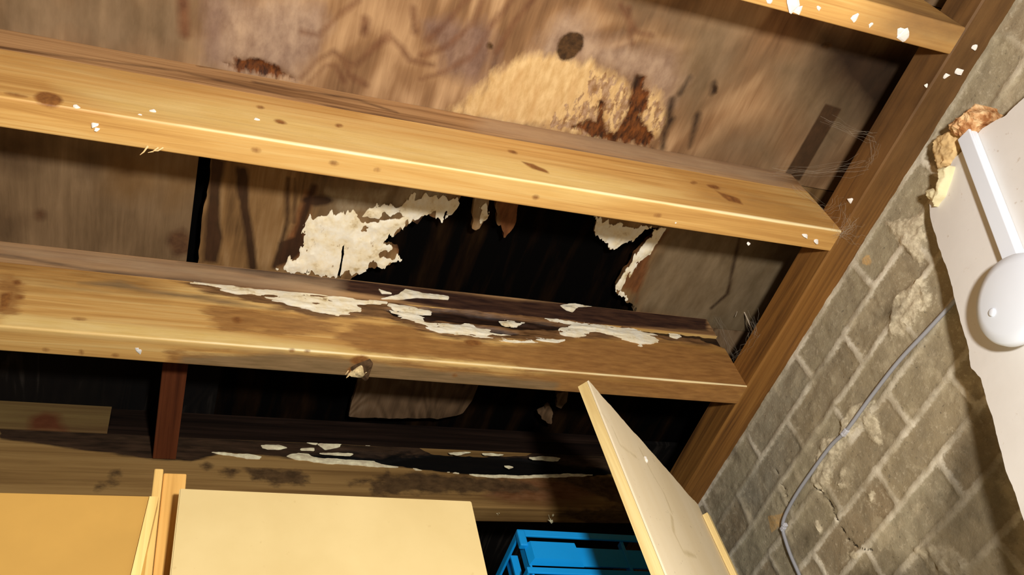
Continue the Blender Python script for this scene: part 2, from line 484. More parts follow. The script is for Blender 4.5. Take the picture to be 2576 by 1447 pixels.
# ------------------------------------------------------------------ joists
def joist(yf, x0, x1, H, mat, root, attrs, relief=None, width=TW, name='beam', fine=(-.36, 1.134), step=.005, z0=Z0, r=.004):
    """rounded rectangular section swept along X; v runs round the section from the top of the near face"""
    prof = []
    def arc(cy, cz, a0, a1):
        for k in range(6):
            a = a0 + (a1 - a0) * k / 5; prof.append((cy + r * math.cos(a), cz + r * math.sin(a)))
    n = max(2, int((H - r) / .004))
    for k in range(n): prof.append((yf, z0 + H - (H - r) * k / n))
    arc(yf + r, z0 + r, math.pi, 1.5 * math.pi)
    for k in range(1, 10): prof.append((yf + r + (width - 2 * r) * k / 10, z0))
    arc(yf + width - r, z0 + r, 1.5 * math.pi, 2 * math.pi)
    for k in range(1, 12): prof.append((yf + width, z0 + r + (H - r) * k / 11))
    for k in range(1, 6): prof.append((yf + width * (1 - k / 5), z0 + H))
    prof = np.array(prof)
    L = np.concatenate([[0], np.cumsum(np.hypot(*np.diff(prof, axis=0).T))])
    us = np.concatenate([lin(x0, fine[0], .03)[:-1], lin(fine[0], min(fine[1], x1), step)])
    def pos(U, V):
        y = np.interp(V, L, prof[:, 0]); z = np.interp(V, L, prof[:, 1])
        wv = fbm(U * 3, V * 6, int(yf * 50), 3) * .0022
        front = (V < H - r)
        y = y + np.where(front, wv, 0)
        z = z + np.where((V > H) & (V < H + width), fbm(U * 4, V * 10, 5, 3) * .0015, 0)
        if relief is not None: y = y + np.where(V < H, relief(U, V), 0)
        return np.stack([U, y, z], -1)
    o = grid(name, mat, root, us, L, pos, attrs=attrs)
    # end caps
    return o
def conv_joist(yf, H, z0=Z0):
    def c(px):
        p = hY(px, yf)
        if p[2] >= z0 - .001: return (p[0], z0 + H - p[2])
        q = hZ(px, z0); return (q[0], H + (q[1] - yf))
    return c
def fungus(name, parent, conv, polys, pos, vdir, u0, u1, v0, v1, st=.0022, amp=.012, h=.003, mat=None, nsc=45, stretch=1.0, cut=None):
    if len(polys) > 1:
        for q in polys: fungus(name, parent, conv, [q], pos, vdir, u0, u1, v0, v1, st, amp, h, mat, nsc, stretch, cut)
        return
    cc_ = np.array([conv(q) for q in polys[0]])
    u0 = max(u0, cc_[:, 0].min() - .02); u1 = min(u1, cc_[:, 0].max() + .02); v0 = max(v0, cc_[:, 1].min() - .02); v1 = min(v1, cc_[:, 1].max() + .02)
    f = union(conv, polys); fc = union(conv, cut) if cut else None
    def keep(U, V):
        k = f(U, V) + fbm(U * nsc * stretch, V * nsc, 31, 5) * amp
        if fc is not None: k = np.minimum(k, -fc(U, V) + fbm(U * 70, V * 70, 8, 4) * amp * .6)
        return k
    vd = np.array(vdir, float)
    def pp(U, V):
        hh = (h * (.45 + np.clip(keep(U, V) * 60, 0, 1) * .8) + fbm(U * 120 * stretch, V * 120, 3, 4) * h * 1.6)
        return pos(U, V) + vd * np.maximum(hh, .0006)[:, None]
    return grid(name, mat, parent, lin(u0, u1, st), lin(v0, v1, st), pp, keep=keep, back=lambda U, V: pos(U, V) - vd * .0005)

m_fung = Mat('cream_dry_rot_fibre', .8, .1)
c_ = m_fung.ramp(m_fung.noise((30, 30, 30), 1, 6, .65), [(.30, (.62, .46, .22, 1)), (.42, (.95, .82, .55, 1)), (.60, (1.0, .93, .74, 1))])
c_ = m_fung.mix(m_fung.ramp(m_fung.noise((110, 45, 110), 1, 4, .7), [(.64, (0, 0, 0, 1)), (.74, (.8, .8, .8, 1))]), c_, (.35, .20, .07, 1))
m_fung.bump(m_fung.noise((160, 60, 160), 1, 5, .7), .3, .002)
m_fung = m_fung.done(c_)

OL = (.80, .54, .20, 1); OM = (.70, .395, .115, 1); OD = (.47, .225, .055, 1)
knot = lambda **k: ('knot', (.20, .075, .02, 1), (.36, .15, .035, 1), dict(dict(width=.006, amp=.006, nsc=(50, 50, 50)), **k))
NEG = lambda U, V: U * 0 - .1

def splash(parent, cv, pts, posf, normal):
    for (px, r) in pts:
        u, v = cv(px); blob('plaster_splash', posf(u, v), r, normal, m_plaster, parent)
def jpos(yf, H):
    def f(u, v):
        return np.array([u, yf, Z0 + H - v]) if v < H else np.array([u, yf + (v - H), Z0])
    return f

def arris_glint(H, w_):  # highlight on the rounded arris, painted as a thin pale line
    return lambda U, V: w_ * (.7 + fbm(U * 6, V * 0, 4, 3)) - np.abs(V - (H - .002)) - np.clip(.05 - U, 0, .3) * .012
GLINT = ('wear_glint', (1.0, .86, .50, 1), (1.0, .78, .38, 1), dict(width=.0025, amp=.0025, nsc=(6, 60, 60), op=.9))
# joist A : top right of the picture
HA = deckz(YA) - Z0
rA = empty('ceiling_joist', (0, YA, Z0), 'plaster-splashed orange pine joist crossing the top right corner', 'joist', None)
mA = wood('orange_pine_spotted', OL, OM, OD, seed=9, layers=[('brown', (.26, .14, .05, 1), (.36, .19, .06, 1), dict(width=.12, amp=.08, nsc=(8, 16, 16), op=.95))])
cvA = conv_joist(YA, HA)
joist(YA, -1.6, XP, HA, mA, rA, {'brown': union(cvA, [[(2150, -40), (2330, 20), (2440, 40), (2440, 170), (2330, 150), (2180, 100)]])})
splash(rA, lambda q: tuple(hZ(q, Z0)[:2]), [((1990, 12), .012), ((2008, 24), .007), ((2150, 45), .006), ((2275, 85), .011), ((2265, 78), .007), ((2190, 62), .004), ((1935, 5), .005), ((2060, 20), .004)],
       lambda u, v: np.array([u, v, Z0]), (0, 0, -1))

# joist B
HB = CZ + 1.329 - Z0
cvB = conv_joist(YB, HB)
rB = empty('ceiling_joist', (0, YB, Z0), 'long bright pine joist across the upper middle, sound wood with a highlight painted along its arris', 'joist')
kB = union(cvB, [ell(122, 249, 36, 17, 10), ell(655, 270, 9, 4, 10), ell(705, 307, 16, 5, 15), ell(853, 316, 9, 5), ell(1290, 382, 12, 4, 15),
                 [(1310, 405), (1340, 412), (1378, 430), (1380, 436), (1340, 425)], ell(645, 376, 12, 5, 10), ell(840, 408, 10, 5, 10),
                 ell(950, 425, 7, 4), ell(1348, 494, 8, 5), ell(1745, 460, 8, 4), ell(1795, 470, 16, 5, 15), [(1800, 480), (1860, 500), (1868, 515), (1830, 505)],
                 ell(1290, 560, 5, 3), ell(1655, 540, 9, 4), ell(40, 240, 30, 3, 10)])
lB = union(cvB, [[(150, 215), (330, 240), (600, 262), (900, 330), (1200, 380), (1500, 440), (1700, 490), (1500, 498), (1200, 440), (900, 382), (600, 335), (300, 280)]])
dB = union(cvB, [[(1700, 430), (1900, 470), (2110, 560), (2110, 600), (1900, 560), (1760, 500)], [(0, 120), (300, 165), (600, 215), (900, 280), (900, 290), (600, 235), (300, 195), (0, 145)]])
mB = wood('bright_orange_pine', OL, OM, OD, seed=2, rough=.5, spec=.45, layers=[
    ('pale', (.88, .64, .25, 1), (.80, .54, .17, 1), dict(width=.04, amp=.03, nsc=(6, 30, 30), op=.8)),
    ('brown', (.55, .27, .06, 1), (.42, .20, .05, 1), dict(width=.06, amp=.04, nsc=(8, 30, 30), op=.7)), GLINT, knot()])
joist(YB, -1.6, XP, HB, mB, rB, {'wear_glint': arris_glint(HB, .0035), 'knot': kB, 'pale': lB, 'brown': dB})
pB = jpos(YB, HB)
splash(rB, cvB, [((240, 312), .005), ((244, 324), .004), ((192, 270), .004), ((385, 282), .004), ((352, 290), .003), ((645, 302), .004), ((2025, 592), .006), ((2052, 605), .006), ((1882, 614), .004), ((1700, 560), .002)], pB, (0, -.7, -.7))
m_fir = wood('greying_firring', (.60, .36, .16, 1), (.45, .25, .105, 1), (.20, .095, .035, 1), seed=12, rough=.75, spec=.2, streak=1.1,
             layers=[('black', (.03, .012, .008, 1), (.09, .04, .02, 1), dict(width=.010, amp=.02, nsc=(9, 60, 60))),
                     ('grey', (.48, .33, .19, 1), (.40, .26, .15, 1), dict(width=.05, amp=.05, nsc=(8, 30, 30), op=.85))])
def firring(yf, zb, x0, x1, mat, root, attrs, lap=.0, name='firring_strip', relief=None):
    H = deckz(yf) - zb
    joist(yf + lap, x0, x1, H, mat, root, attrs, z0=zb, name=name, width=TW - lap, r=.0015, relief=relief)
    return H
HFB = deckz(YB) - (CZ + 1.329)
cvFB = conv_joist(YB, HFB, CZ + 1.329)
firring(YB, CZ + 1.330, -1.6, XP, m_fir, rB, {
    'black': union(cvFB, [('line', [(500, 165), (620, 178), (700, 190), (745, 196)], .002), ('line', [(0, 118), (450, 178), (900, 280), (1400, 366), (1800, 440)], .0008), ('line', [(640, 205), (900, 250), (1000, 282)], .0012)]),
    'grey': union(cvFB, [[(1200, 285), (1700, 380), (1980, 435), (1970, 470), (1700, 425), (1200, 330)]])}, lap=.001)
SPL = []
for a, b in (((398, 372), (372, 384)), ((372, 368), (352, 390)), ((410, 372), (385, 380))):
    A = hZ(a, Z0 - .001); B = hZ(b, Z0 - .012)
    SPL.append([A, (A + B) / 2 + np.array([0, .001, -.002]), B])
m_pale = wood('pale_splinter', (.95, .75, .42, 1), (.85, .6, .28, 1), (.6, .38, .14, 1), seed=1)
for q in SPL: MB().tube(q, [.0014, .001, .0003], 5).build('splinter', m_pale, rB)

# joist C
HC = CZ + 1.352 - Z0
cvC = conv_joist(YC, HC)
rC = empty('ceiling_joist', (0, YC, Z0), 'rotting pine joist across the middle with cream fungus strips along its side', 'joist')
rotC = union(cvC, [[(430, 700), (560, 690), (760, 715), (1000, 745), (1300, 770), (1600, 800), (1780, 835), (1790, 870), (1700, 860), (1500, 850), (1250, 862), (1080, 838), (960, 800), (800, 800), (650, 765), (520, 735)],
                   ])
blkC = union(cvC, [[(960, 775), (1060, 786), (1140, 800), (1080, 802), (990, 792)], [(1640, 800), (1790, 812), (1800, 838), (1700, 828), (1560, 812)], [(500, 694), (620, 705), (800, 722), (1000, 745), (1000, 756), (800, 742), (620, 722), (500, 706)],
                   [(1000, 765), (1180, 785), (1400, 815), (1560, 820), (1400, 828), (1300, 828), (1100, 800)],
                   [(1020, 790), (1090, 800), (1180, 815), (1300, 838), (1330, 848), (1240, 838), (1120, 818), (1070, 806)],
                   [(1560, 815), (1760, 825), (1840, 860), (1850, 885), (1760, 850), (1640, 838)]])
brC = union(cvC, [[(880, 820), (1000, 815), (1080, 845), (1150, 870), (1120, 905), (1000, 900), (900, 880), (850, 850)], ell(1190, 864, 34, 12, 5), [(1400, 862), (1500, 852), (1560, 862), (1700, 868), (1840, 900), (1800, 930), (1600, 900), (1420, 885)], [(1240, 880), (1420, 900), (1420, 915), (1240, 900)], [(0, 700), (30, 690), (60, 720), (40, 790), (0, 800)], [(500, 780), (560, 770), (700, 790), (760, 800), (860, 815), (850, 835), (700, 840), (560, 830), (520, 805)],
                  [(1080, 850), (1300, 868), (1600, 875), (1860, 900), (1870, 990), (1600, 955), (1300, 925), (1100, 900)],
                  [(420, 880), (900, 905), (1300, 940), (1860, 985), (1870, 1030), (1300, 990), (900, 960), (420, 930)]])
grC = union(cvC, [[(200, 712), (300, 706), (380, 728), (460, 740), (600, 760), (690, 780), (560, 765), (400, 740), (250, 722)],
                  [(460, 895), (700, 885), (900, 905), (1100, 930), (1400, 960), (1400, 985), (1000, 962), (700, 940), (450, 915)]])
kC = union(cvC, [ell(42, 710, 11, 6), ell(50, 748, 12, 5), [(0, 740), (30, 735), (20, 770), (0, 785)], ell(597, 806, 13, 8, 10), ell(200, 802, 20, 3, 5), ell(1190, 862, 22, 8, 5),
                 ell(735, 881, 6, 4), ell(772, 883, 6, 3), ell(205, 885, 5, 6), ell(290, 892, 9, 3), ell(115, 878, 8, 4), ell(905, 905, 24, 12, -5), ell(890, 930, 16, 10), ell(1145, 943, 6, 4)])
paC = union(cvC, [[(0, 790), (300, 812), (600, 842), (900, 880), (1300, 920), (1600, 942), (1860, 972), (1860, 980), (1500, 943), (900, 896), (500, 866), (0, 822)]])
def relC(U, V): return np.clip(blkC(U, V) / .006 + .5 + fbm(U * 20, V * 60, 4, 3), 0, 1) * .008 + np.clip(rotC(U, V) / .01 + .5, 0, 1) * (fbm(U * 25, V * 110, 6, 4) * .010)
mC = wood('rotting_pine', OL, OM, OD, seed=5, rough=.55, spec=.4, layers=[
    ('pale', (.92, .68, .28, 1), (.82, .56, .18, 1), dict(width=.02, amp=.012, nsc=(7, 40, 40), op=.85)),
    ('ruddy', (.25, .105, .022, 1), (.44, .21, .05, 1), dict(width=.08, amp=.10, nsc=(7, 40, 40), op=.85)),
    ('brown', (.26, .11, .03, 1), (.42, .20, .055, 1), dict(width=.016, amp=.075, nsc=(13, 65, 65), op=.85)),
    ('grey', (.22, .14, .06, 1), (.32, .20, .09, 1), dict(width=.014, amp=.03, nsc=(10, 70, 70), op=.9)),
    ('rot', (.10, .042, .014, 1), (.26, .13, .05, 1), dict(width=.012, amp=.05, nsc=(11, 80, 80), op=.96)),
    ('black', (.010, .004, .002, 1), (.035, .013, .005, 1), dict(width=.006, amp=.018, nsc=(10, 90, 90))), GLINT, knot()])
joist(YC, -1.6, XP, HC, mC, rC, {'wear_glint': arris_glint(HC, .0022), 'knot': kC, 'pale': paC, 'brown': brC, 'ruddy': union(cvC, [[(1350, 860), (1900, 830), (1900, 1030), (1350, 960)], [(-200, 600), (0, 640), (420, 700), (380, 740), (0, 700), (-200, 690)]]), 'grey': grC, 'rot': rotC, 'black': blkC}, relief=relC, width=.053, step=.004)
HFC = deckz(YC) - (CZ + 1.352)
cvFC = conv_joist(YC, HFC, CZ + 1.352)
firring(YC, CZ + 1.353, -1.6, XP, m_fir, rC, {
    'black': union(cvFC, [[(450, 655), (700, 678), (1000, 715), (1300, 755), (1600, 770), (1780, 790), (1780, 830), (1500, 815), (1200, 790), (900, 735), (700, 700)], ('line', [(0, 637), (50, 644), (250, 680), (500, 706)], .0035)]),
    'grey': union(cvFC, [[(0, 615), (400, 650), (850, 712), (850, 745), (400, 690), (0, 640)]])}, lap=.002)
posC = lambda U, V: np.stack([U, np.full_like(U, YC), Z0 + HC - V], -1)
FC = [[(430, 708), (540, 716), (640, 728), (760, 738), (850, 750), (970, 762), (900, 768), (910, 785), (850, 792), (760, 776), (700, 757), (640, 742), (600, 742), (540, 724)],
      [(975, 780), (1040, 790), (1075, 812), (1100, 815), (1180, 820), (1260, 846), (1420, 857), (1400, 864), (1240, 857), (1180, 846), (1090, 836), (1058, 816), (1000, 796)],
      [(1400, 828), (1450, 815), (1530, 822), (1600, 832), (1650, 845), (1652, 862), (1612, 870), (1570, 856), (1540, 845), (1500, 836), (1460, 850), (1420, 846)],
      [(1260, 812), (1320, 812), (1310, 822), (1270, 820)], [(1370, 800), (1440, 806), (1440, 816), (1380, 812)], [(1680, 842), (1710, 844), (1700, 850)],
      [(980, 768), (1080, 782), (1080, 790), (1040, 790), (990, 784)]]
fungus('fungus_strip', rC, cvC, FC, posC, (0, -1, 0), .0, 1.05, .0, .13, st=.0018, amp=.024, h=.0022, mat=m_fung, nsc=110, stretch=.22)
posFC = lambda U, V: np.stack([U, np.full_like(U, YC + .002), CZ + 1.352 + HFC - V], -1)
fungus('fungus_strip', rC, cvFC, [[(1020, 728), (1060, 735), (1130, 745), (1128, 752), (1050, 748), (1000, 752), (960, 750), (1000, 742)], [(1412, 768), (1450, 762), (1500, 764), (1500, 770), (1455, 770), (1440, 784), (1425, 780)], [(950, 725), (985, 738), (960, 738)]],
       posFC, (0, -1, 0), .2, 1.0, 0, .07, st=.002, amp=.008, h=.003, mat=m_fung, nsc=35, stretch=.5)
# broken, splintered knot on the lower arris
base = hZ((908, 925), Z0)
m_brk = flat('broken_knot_wood', (.70, .52, .26, 1), .8, .2, .45, 110, .5)
m_brk2 = flat('dark_broken_wood', (.10, .055, .025, 1), .9, .1, .5, 90, .5)
blob('broken_knot', base + np.array([.004, .004, .001]), .020, (0, 0, -1), m_brk2, rC, .35, 40)
blob('broken_knot', base + np.array([-.004, .010, -.001]), .013, (0, 0, -1), m_brk, rC, .7, 40)
for k in range(7):
    a = base + np.array([random.uniform(-.022, .016), random.uniform(.0, .022), 0.0])
    b = a + np.array([random.uniform(-.022, -.004), random.uniform(-.004, .010), random.uniform(-.010, -.001)])
    MB().tube([a + np.array([0, 0, .002]), (a + b) / 2, b], [.0014, .0010, .0003], 5).build('splinter', m_pale, rC)
splash(rC, cvC, [((350, 884), .005), ((345, 878), .003)], jpos(YC, HC), (0, 0, -1))

# joist D
HD = CZ + 1.354 - Z0
cvD = conv_joist(YD, HD)
rD = empty('ceiling_joist', (0, YD, Z0), 'dark mouldy joist in the lower part with a black rotted-out hollow', 'joist')
holl = union(cvD, [[(780, 1150), (900, 1160), (1000, 1170), (1000, 1150), (860, 1132), (760, 1136)], [(1480, 1170), (1560, 1182), (1520, 1190), (1440, 1196)], [(940, 1152), (1000, 1138), (1090, 1128), (1200, 1130), (1330, 1142), (1420, 1160), (1500, 1180), (1460, 1192), (1340, 1195), (1240, 1193), (1130, 1184), (1040, 1174), (960, 1164)],
                   [(800, 1138), (900, 1140), (960, 1150), (900, 1150)]])
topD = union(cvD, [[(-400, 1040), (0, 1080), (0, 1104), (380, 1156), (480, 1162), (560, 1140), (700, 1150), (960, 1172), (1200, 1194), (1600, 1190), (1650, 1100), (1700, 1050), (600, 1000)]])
motD = union(cvD, [[(940, 1200), (1100, 1195), (1300, 1210), (1380, 1235), (1200, 1240), (1000, 1240)], [(620, 1180), (760, 1185), (780, 1215), (700, 1222), (640, 1205)], [(930, 1215), (960, 1205), (975, 1180), (985, 1200), (1000, 1225), (1005, 1245), (940, 1245)], ell(905, 1212, 30, 5, -10), ell(518, 1172, 12, 8), ell(270, 1218, 26, 8, -10), ell(288, 1190, 14, 6),
                   ell(575, 1187, 22, 8, -5), ell(720, 1200, 40, 12), ell(1050, 1205, 30, 18, 5), ell(1160, 1215, 45, 16, 5), ell(1240, 1212, 25, 14), [(1380, 1200), (1700, 1200), (1750, 1330), (1500, 1320), (1400, 1290), (1560, 1270)]])
redD = union(cvD, [[(1260, 1200), (1500, 1205), (1560, 1230), (1450, 1260), (1300, 1265), (1220, 1250)]])
def relD(U, V): return np.clip(holl(U, V) / .008 + .5 + fbm(U * 25, V * 60, 4, 3), 0, 1) * .022
mD = wood('mouldy_dark_pine', (.40, .245, .085, 1), (.30, .17, .055, 1), (.15, .075, .022, 1), seed=8, rough=.8, spec=.15, streak=.7, layers=[
    ('red', (.13, .05, .015, 1), (.22, .10, .04, 1), dict(width=.03, amp=.05, nsc=(14, 50, 50))),
    ('mottle', (.045, .024, .010, 1), (.11, .06, .024, 1), dict(width=.014, amp=.055, nsc=(26, 45, 45), op=.92)),
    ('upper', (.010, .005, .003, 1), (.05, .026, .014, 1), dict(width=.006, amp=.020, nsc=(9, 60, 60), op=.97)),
    ('hollow', BLK, (.003, .002, .001, 1), dict(width=.004, amp=.016, nsc=(14, 70, 70)))])
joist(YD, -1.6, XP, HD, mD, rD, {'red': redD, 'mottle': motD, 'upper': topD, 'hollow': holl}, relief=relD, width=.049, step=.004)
mDf = wood('blackened_firring', (.035, .018, .011, 1), (.014, .007, .004, 1), (.004, .002, .001, 1), seed=3, rough=.9, spec=.1)
firring(YD, CZ + 1.355, -.100, XP, mDf, rD, {}, lap=.006)
mDs = wood('yellow_firring_remnant', (.23, .155, .055, 1), (.17, .105, .035, 1), (.10, .05, .018, 1), seed=6, rough=.8, spec=.15, streak=.5,
           layers=[('red', (.10, .03, .01, 1), (.13, .04, .015, 1), dict(width=.02, amp=.02, nsc=(20, 40, 40)))])
HFD = deckz(YD) - (CZ + 1.357)
cvFD = conv_joist(YD, HFD, CZ + 1.357)
firring(YD, CZ + 1.357, -1.6, -.102, mDs, rD, {'red': union(cvFD, [[(75, 1085), (80, 1050), (110, 1038), (145, 1045), (165, 1085)]])}, lap=.0, name='firring_remnant')
posD = lambda U, V: np.stack([U, np.full_like(U, YD), Z0 + HD - V], -1)
FD = [[(512, 1136), (560, 1138), (620, 1144), (658, 1150), (655, 1156), (620, 1155), (560, 1146)],
      [(655, 1120), (700, 1120), (722, 1127), (700, 1130), (660, 1127)], [(755, 1128), (790, 1128), (788, 1133), (757, 1133)],
      [(762, 1112), (795, 1116), (795, 1120)], [(800, 1120), (860, 1114), (855, 1126), (820, 1132)],
      [(724, 1148), (750, 1138), (800, 1150), (870, 1156), (940, 1160), (950, 1166), (1005, 1174), (1000, 1178), (930, 1176), (800, 1164), (740, 1154)],
      [(805, 1142), (850, 1138), (890, 1142), (880, 1148)], [(1108, 1138), (1150, 1140), (1185, 1138), (1150, 1144)], [(900, 1118), (935, 1117), (930, 1121)],
      [(1325, 1150), (1360, 1150), (1412, 1153), (1400, 1160), (1340, 1158)], [(1262, 1170), (1280, 1172), (1295, 1177), (1280, 1180)],
      [(1125, 1189), (1160, 1190), (1155, 1194)], [(1180, 1194), (1300, 1198), (1400, 1194), (1490, 1196), (1400, 1200), (1300, 1204), (1200, 1200)], [(1230, 1128), (1262, 1126), (1262, 1130)],
      [(1040, 1180), (1072, 1186), (1045, 1185)], [(1215, 1142), (1300, 1144), (1300, 1147), (1220, 1146)]]
m_fung2 = flat('dirty_cream_fibre', (.90, .74, .48, 1), .85, .1, .25, 60, .4)
fungus('fungus_strip', rD, cvD, FD, posD, (0, -1, 0), .05, 1.0, .0, .13, st=.0022, amp=.012, h=.002, mat=m_fung2, nsc=100, stretch=.22)

# ------------------------------------------------------------------ roof decking
def dpos(U, V): return np.stack([U, V, deckz(V)], -1)
def dback(U, V): return np.stack([U, V, deckz(V) + .012], -1)
g1 = 'plywood boards of the roof deck'
def deck(label, mat, x0, x1, y0, y1, attrs, keep=None, st=.0045, relief=None, name='decking_sheet', lift=0.0):
    def pp(U, V):
        P = dpos(U, V); P[:, 2] += .0004 + lift
        if relief is not None: P[:, 2] -= relief(U, V)
        return P
    o = grid(name, mat, None, lin(x0, x1, st), lin(y0, y1, st), pp, keep=keep, back=lambda U, V: dback(U, V) + np.array([0, 0, lift]), attrs=attrs, origin=(x0, y0, deckz(y0)))
    return tag(o, label, 'plywood')

P0c = (.10, .045, .018, 1); P1c = (.27, .145, .064, 1); P2c = (.50, .31, .155, 1)
# bay between joist A and B
golden = [(1125, 285), (1200, 228), (1245, 185), (1290, 152), (1340, 135), (1400, 140), (1490, 162), (1560, 200), (1590, 240), (1640, 225), (1665, 260), (1670, 310), (1640, 350), (1600, 330), (1560, 345), (1500, 348), (1400, 322), (1280, 308)]
gAB = union(cdeck, [golden])
aAB = {
 'golden': union(cdeck, [golden]),
 'gstreak': union(cdeck, [('line', [(1310, 180), (1290, 240), (1285, 290)], .004), ('line', [(1260, 230), (1250, 270)], .004), ('line', [(1350, 220), (1335, 300)], .003), ('line', [(1230, 240), (1222, 280)], .003), ('line', [(1400, 240), (1385, 310)], .0025), ('line', [(1450, 200), (1430, 250)], .002), ('line', [(1480, 230), (1455, 300)], .003)]),
 'pinkish': union(cdeck, [[(1330, 150), (1390, 60), (1420, 35), (1480, 50), (1500, 90), (1600, 120), (1700, 120), (1720, 200), (1680, 260), (1600, 200), (1500, 165)], [(560, 0), (760, -20), (830, 60), (780, 150), (740, 200), (600, 180), (530, 150)]]),
 'purple': union(cdeck, [[(520, -20), (575, -20), (570, 165), (515, 160)], [(640, 60), (700, 40), (800, 30), (790, 120), (740, 190), (650, 150)], [(1060, 50), (1240, 60), (1250, 160), (1200, 215), (1120, 180)]]),
 'knot': union(cdeck, [ell(1434, 116, 42, 28, -50, 24), ell(1233, 115, 9, 8, 20), ell(1800, 225, 8, 12), ell(2080, 115, 14, 7)]),
 'rot': union(cdeck, [[(1600, 190), (1625, 195), (1628, 260), (1612, 300), (1645, 345), (1640, 375), (1540, 352), (1560, 320), (1575, 290), (1590, 240)], [(1508, 255), (1522, 255), (1520, 345), (1500, 345)], [(1440, 320), (1480, 300), (1520, 320), (1560, 365), (1500, 350)],
                      [(590, 150), (650, 150), (700, 172), (740, 200), (600, 182)], [(560, 160), (600, 165), (590, 175)]]),
 'black': union(cdeck, [('line', [(1735, 195), (1712, 235)], .004), ('line', [(1690, 250), (1680, 320)], .004), ('line', [(1605, 200), (1600, 215)], .006), ('line', [(1672, 330), (1668, 372)], .006), ('line', [(1755, 290), (1735, 370)], .005), ('line', [(1690, 300), (1672, 330)], .005),
                        ('line', [(1800, 210), (1795, 235)], .004)]),
 'corner_shade': union(cdeck, [[(2040, 60), (2200, 90), (2500, 130), (2420, 250), (2330, 340), (2240, 350), (2140, 280), (2060, 180)]]),  # shade in the upper right corner, painted onto the deck
 'strip': union(cdeck, [[(1972, 442), (2012, 455), (2118, 275), (2078, 262)]]),
 'speck': lambda U, V: np.minimum(np.minimum(gAB(U, V) + .004, .012), union(cdeck, [[(1500, 150), (1720, 150), (1720, 400), (1330, 330), (1450, 250)]])(U, V)) - .010,
 'swirl': union(cdeck, [('line', [(1180, -10), (1130, 50), (1080, 100)], .004), ('line', [(1210, 5), (1190, 60), (1120, 120), (1060, 140)], .0035), ('line', [(1290, 0), (1240, 60), (1190, 140), (1120, 180), (1060, 200)], .003),
                        ('line', [(880, 170), (920, 140), (960, 105), (985, 95), (1010, 120), (1030, 150), (1090, 165)], .003), ('line', [(860, 150), (900, 165), (940, 120), (980, 85)], .0025),
                        ('line', [(760, 195), (800, 150), (840, 130), (865, 150), (880, 190), (920, 215)], .003), ('line', [(780, 205), (820, 165), (845, 165), (865, 205)], .0025),
                        ('line', [(1040, 20), (1045, 80)], .004), ('line', [(920, 50), (918, 80)], .007), ('line', [(760, 80), (800, 90), (850, 40), (900, 0)], .003), ('line', [(460, 0), (465, 85)], .008),
                        ('line', [(1340, 0), (1290, 60), (1250, 130)], .003), ('line', [(1560, 10), (1600, 80), (1640, 90)], .003), ('line', [(1580, 20), (1590, 110)], .003)]),
 'grey': union(cdeck, [[(-60, -60), (510, -60), (520, 160), (300, 160), (-60, 100)], [(1580, 0), (1900, 20), (1860, 200), (1740, 300), (1690, 250), (1700, 120)], [(0, -20), (420, -20), (470, 140), (200, 100), (0, 60)], [(1820, 330), (1960, 300), (1960, 430), (1760, 390)], [(1900, 150), (2100, 100), (2200, 300), (2050, 430), (1990, 300)]]),
}
mAB = ply_mat('stained_plywood_upper_bay', P0c, P1c, P2c, seed=1.3, contrast=.8, lines=5.0, gx=3.6, gy=1.9, layers=[
    ('grey', (.13, .085, .042, 1), (.245, .165, .09, 1), dict(width=.09, amp=.10, nsc=(11, 4, 1), op=.85)),
    ('purple', (.13, .07, .05, 1), (.26, .16, .115, 1), dict(width=.03, amp=.07, nsc=(24, 10, 1), op=.8)),
    ('pinkish', (.46, .32, .21, 1), (.26, .165, .11, 1), dict(width=.04, amp=.06, nsc=(22, 12, 1), op=.8)),
    ('golden', (.76, .53, .25, 1), (.58, .36, .14, 1), dict(width=.022, amp=.06, nsc=(45, 16, 1), op=.95)),
    ('gstreak', (.48, .26, .09, 1), (.60, .36, .14, 1), dict(width=.014, amp=.012, nsc=(40, 20, 1), op=.7)),
    ('speck', (.20, .085, .025, 1), (.42, .27, .17, 1), dict(width=.010, amp=.13, nsc=(75, 34, 1), op=.85)),
    ('swirl', (.10, .035, .015, 1), (.19, .08, .035, 1), dict(width=.012, amp=.016, nsc=(20, 16, 1), op=.85)),
    ('corner_shade', (.012, .006, .003, 1), (.035, .017, .008, 1), dict(width=.09, amp=.05, nsc=(14, 6, 1), op=.96)),
    ('strip', (.05, .025, .01, 1), (.075, .035, .014, 1), dict(width=.004, amp=.003, nsc=(40, 20, 1), op=.95)),
    ('rot', (.030, .008, .002, 1), (.19, .055, .009, 1), dict(width=.007, amp=.034, nsc=(70, 26, 1), op=.97)),
    ('knot', (.035, .017, .006, 1), (.10, .048, .016, 1), dict(width=.005, amp=.012, nsc=(40, 40, 1))),
    ('black', (.012, .007, .004, 1), (.03, .015, .008, 1), dict(width=.012, amp=.020, nsc=(30, 12, 1), op=.9))])
def relAB(U, V):
    r = np.clip(gAB(U, V) / .02 + .3, 0, 1); ro = np.clip(aAB['rot'](U, V) / .01 + .5, 0, 1)
    return r * (.002 + fbm(U * 110, V * 30, 3, 4) * .006) - ro * .006 + fbm(U * 8, V * 4, 3, 3) * .003
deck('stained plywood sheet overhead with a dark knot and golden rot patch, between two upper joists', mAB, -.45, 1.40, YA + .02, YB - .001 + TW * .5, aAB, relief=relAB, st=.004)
m_old = ply_mat('plain_aged_plywood', (.10, .055, .025, 1), (.20, .115, .055, 1), (.30, .19, .10, 1), seed=4.1)
deck('plain weathered deck plywood behind the plaster-splashed joist in the top right corner', m_old, -1.6, 1.40, -2.1, YA + .018, {}, st=.03)
